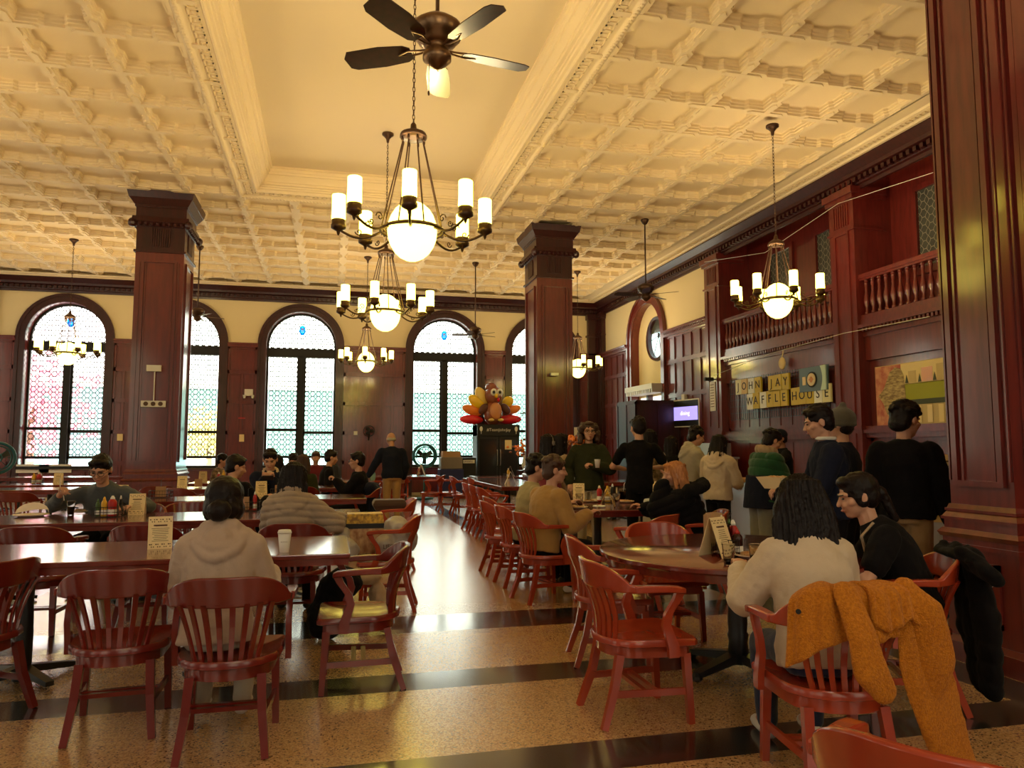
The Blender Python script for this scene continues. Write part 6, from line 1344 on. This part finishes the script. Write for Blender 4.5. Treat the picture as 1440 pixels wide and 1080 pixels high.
# serving counter and queue table
mat('counter_tan', (.34, .26, .18), .5)
e = empty('serving_counter', (6.25, 8.6, 0), label='steel food serving counter along the queue', cat='counter'); MB().bx(-.40, .40, -2.6, 2.6, .08, .94).build('counter_body', 'steel', e); MB().bx(-.45, .45, -2.65, 2.65, .94, .98).build('countertop', 'steel', e)
for k in range(5): MB().bx(-.30, .30, -2.3+k*.95, -1.5+k*.95, .98, 1.01).build('food_pan', 'food', e)
e = empty('back_counter', (XR-.55, 16.5, 0), label='tan counter cabinet below the television', cat='counter'); MB().bx(-.4, .3, -1.6, 1.4, 0, 1.25).build('cabinet', 'counter_tan', e); MB().bx(-.42, .32, -1.65, 1.45, 1.25, 1.29).build('countertop', 'steel', e); MB().bx(-.3, .2, -1.5, -.5, 1.29, 1.6).build('appliance', 'steel', e)
x, y = spot(974, 13.6); o = MB().box((0, 0, 0), (.14, .02, .42)).build('notice', 'white_paper'); o.location = (x, y, 1.45); o.rotation_euler = (0, 0, -.3); tag(o, 'white and red notice standing beyond the pale grey hoodie', 'notice'); MB().box((0, -.012, .15), (.13, .004, .08)).build('red_heading', 'red_plastic', o)
e = empty('stand', (x, y, 0), label='steel post carrying the white and red notice', cat='stand'); MB().bx(-.02, .02, -.01, .01, 0, 1.25).build('post', 'steel', e)
x, y = spot(934, 9.6); e = empty('covered_table', (x, y+.1, 0), label='small table under a pale cloth between the black T-shirt and the grey hoodie', cat='table')
mb = MB(); rr = []
for z, o_ in ((.02, .05), (.4, .02), (.80, 0), (.82, -.01)): rr.append([Vector(((.24+o_)*cos(2*pi*j/32)*(1+.04*sin(j*2.7)*(1 if z < .7 else 0)), (.24+o_)*sin(2*pi*j/32)*(1+.04*sin(j*2.7)*(1 if z < .7 else 0)), z)) for j in range(32)])
mb.sweep(rr); mb.build('tablecloth', 'c_linen', e, smooth=False, auto=True)
o = MB().lathe([(.075, 0), (.08, .02), (.075, .19), (.055, .21), (.055, .23)], (0, 0, 0), 16).build('jug', 'paper', smooth=True); o.location = (x-.07, y+.05, .82); tag(o, 'cream insulated jug on the cloth covered table', 'jug')
mb = MB(); mb.tube([(.03*cos(a)*(1-a/14), 0, .05+.03*sin(a)*(1-a/14)) for a in [k*.5 for k in range(22)]]+[(0.03, 0, .14), (.0, 0, .22)], .005, 5); mb.box((0, 0, .23), (.12, .01, .02)); o = mb.build('card_stand', 'black_metal'); o.location = (x+.12, y-.02, .82); tag(o, 'black scroll card holder on the cloth covered table', 'card holder')
x, y = spot(1112, 6.2); e = empty('takeout_tray', (4.02-.35, 5.74, 1.12), .4, label='cream takeout container of food held by the navy jumper man', cat='container'); WL_ = world(s9, q9['WL']); WR_ = world(s9, q9['WR']); e.location = (WL_+WR_)/2+Vector((-.04, .06, .0))
mb = MB(); mb.sweep([[Vector((sx*(.12+o_), sy*(.09+o_), z)) for sx, sy in ((-1, -1), (1, -1), (1, 1), (-1, 1))] for z, o_ in ((0, -.02), (.10, .03), (.10, .02), (.02, -.03))]); mb.build('container', 'paper', e); mb = MB(); [mb.ell((random.uniform(-.08, .08), random.uniform(-.05, .05), .09), (.03, .03, .02), 7, 5) for k in range(10)]; mb.build('food', 'food', e)
WL_ = world(s5, q5s['WL']); WR_ = world(s5, q5s['WR']); v = (WL_+WR_)/2; plate(v.x+.10, v.y, v.z+.02, 'plate of food held by the person in the pale grey hoodie', True, .13)
o = MB().tube([(0, 0, 0), (.0, 0, .05), (-.05, 0, .2)], .008, 5).build('serving_fork', 'white_plastic'); o.location = v+Vector((.06, -.05, .06)); tag(o, 'white utensil in the hand of the pale grey hoodie wearer', 'utensil')
x, y = spot(1322, 6.6); o = MB().box((0, 0, 0), (.42, .02, .60)).build('notice', 'paper'); o.location = (x+.12, y, 1.12); o.rotation_euler = (0, 0, -.6); tag(o, 'cream printed notice between the tall man and the pillar', 'notice')
mb = MB(); [mb.box((0, -.012, .24-k*.045), (.34, .004, .012)) for k in range(8)]; mb.build('print', 'ink', o)
e = empty('stand', (x+.12, y+.02, 0), label='stand behind the cream notice beside the pillar', cat='stand'); MB().bx(-.03, .03, 0, .03, 0, .85).build('post', 'black_metal', e)
# teal bottle held out by the balding man
v = world(bk, q12['WL']); o = MB().lathe([(.045, 0), (.06, .06), (.06, .14), (.02, .2), (.02, .24)], (0, 0, 0), 12).build('spray_bottle', 'teal2' if 'teal2' in MATS else 'facade_teal', smooth=True); o.location = v+Vector((.08, .02, -.1)); tag(o, 'teal bottle beside the hip of the balding man', 'bottle')
# thin wires under the ceiling
def wire(pts, lb, r=.006): o = MB().tube(pts, r, 4).build('cable', 'white_plastic'); tag(o, lb, 'cable')
wire([(XR-.3, 16.1, 6.0), (XR-.32, 13.5, 5.55), (XR-.3, 11.2, 5.85), (XR-.35, 9.0, 5.6)], 'thin pale wire strung along the top of the gallery to the pillar', .005)
wire([(XR-.25, 15.9, 3.2), (XR-.3, 13.5, 3.42), (XR-.3, 11.2, 3.5), (XR-.35, 9.2, 3.45)], 'thin pale wire strung under the gallery balustrade', .006)
# ================================================================ LIGHT
w = bpy.data.worlds.new('world'); SC.world = w; w.use_nodes = True; bg_ = w.node_tree.nodes['Background']; bg_.inputs[0].default_value = (.95, .96, .86, 1); bg_.inputs[1].default_value = 5.0
SC.view_settings.view_transform = 'Standard'; SC.view_settings.look = 'None'; SC.view_settings.gamma = 1; SC.view_settings.use_curve_mapping = False; SC.view_settings.exposure = 1.45
SC.cycles.use_denoising = True; SC.cycles.max_bounces = 7; SC.cycles.diffuse_bounces = 4; SC.cycles.glossy_bounces = 3; SC.cycles.transmission_bounces = 4; SC.cycles.transparent_max_bounces = 12
SC.cycles.sample_clamp_indirect = 6; SC.cycles.caustics_reflective = False; SC.cycles.caustics_refractive = False
bpy.data.scenes.remove(TMP)
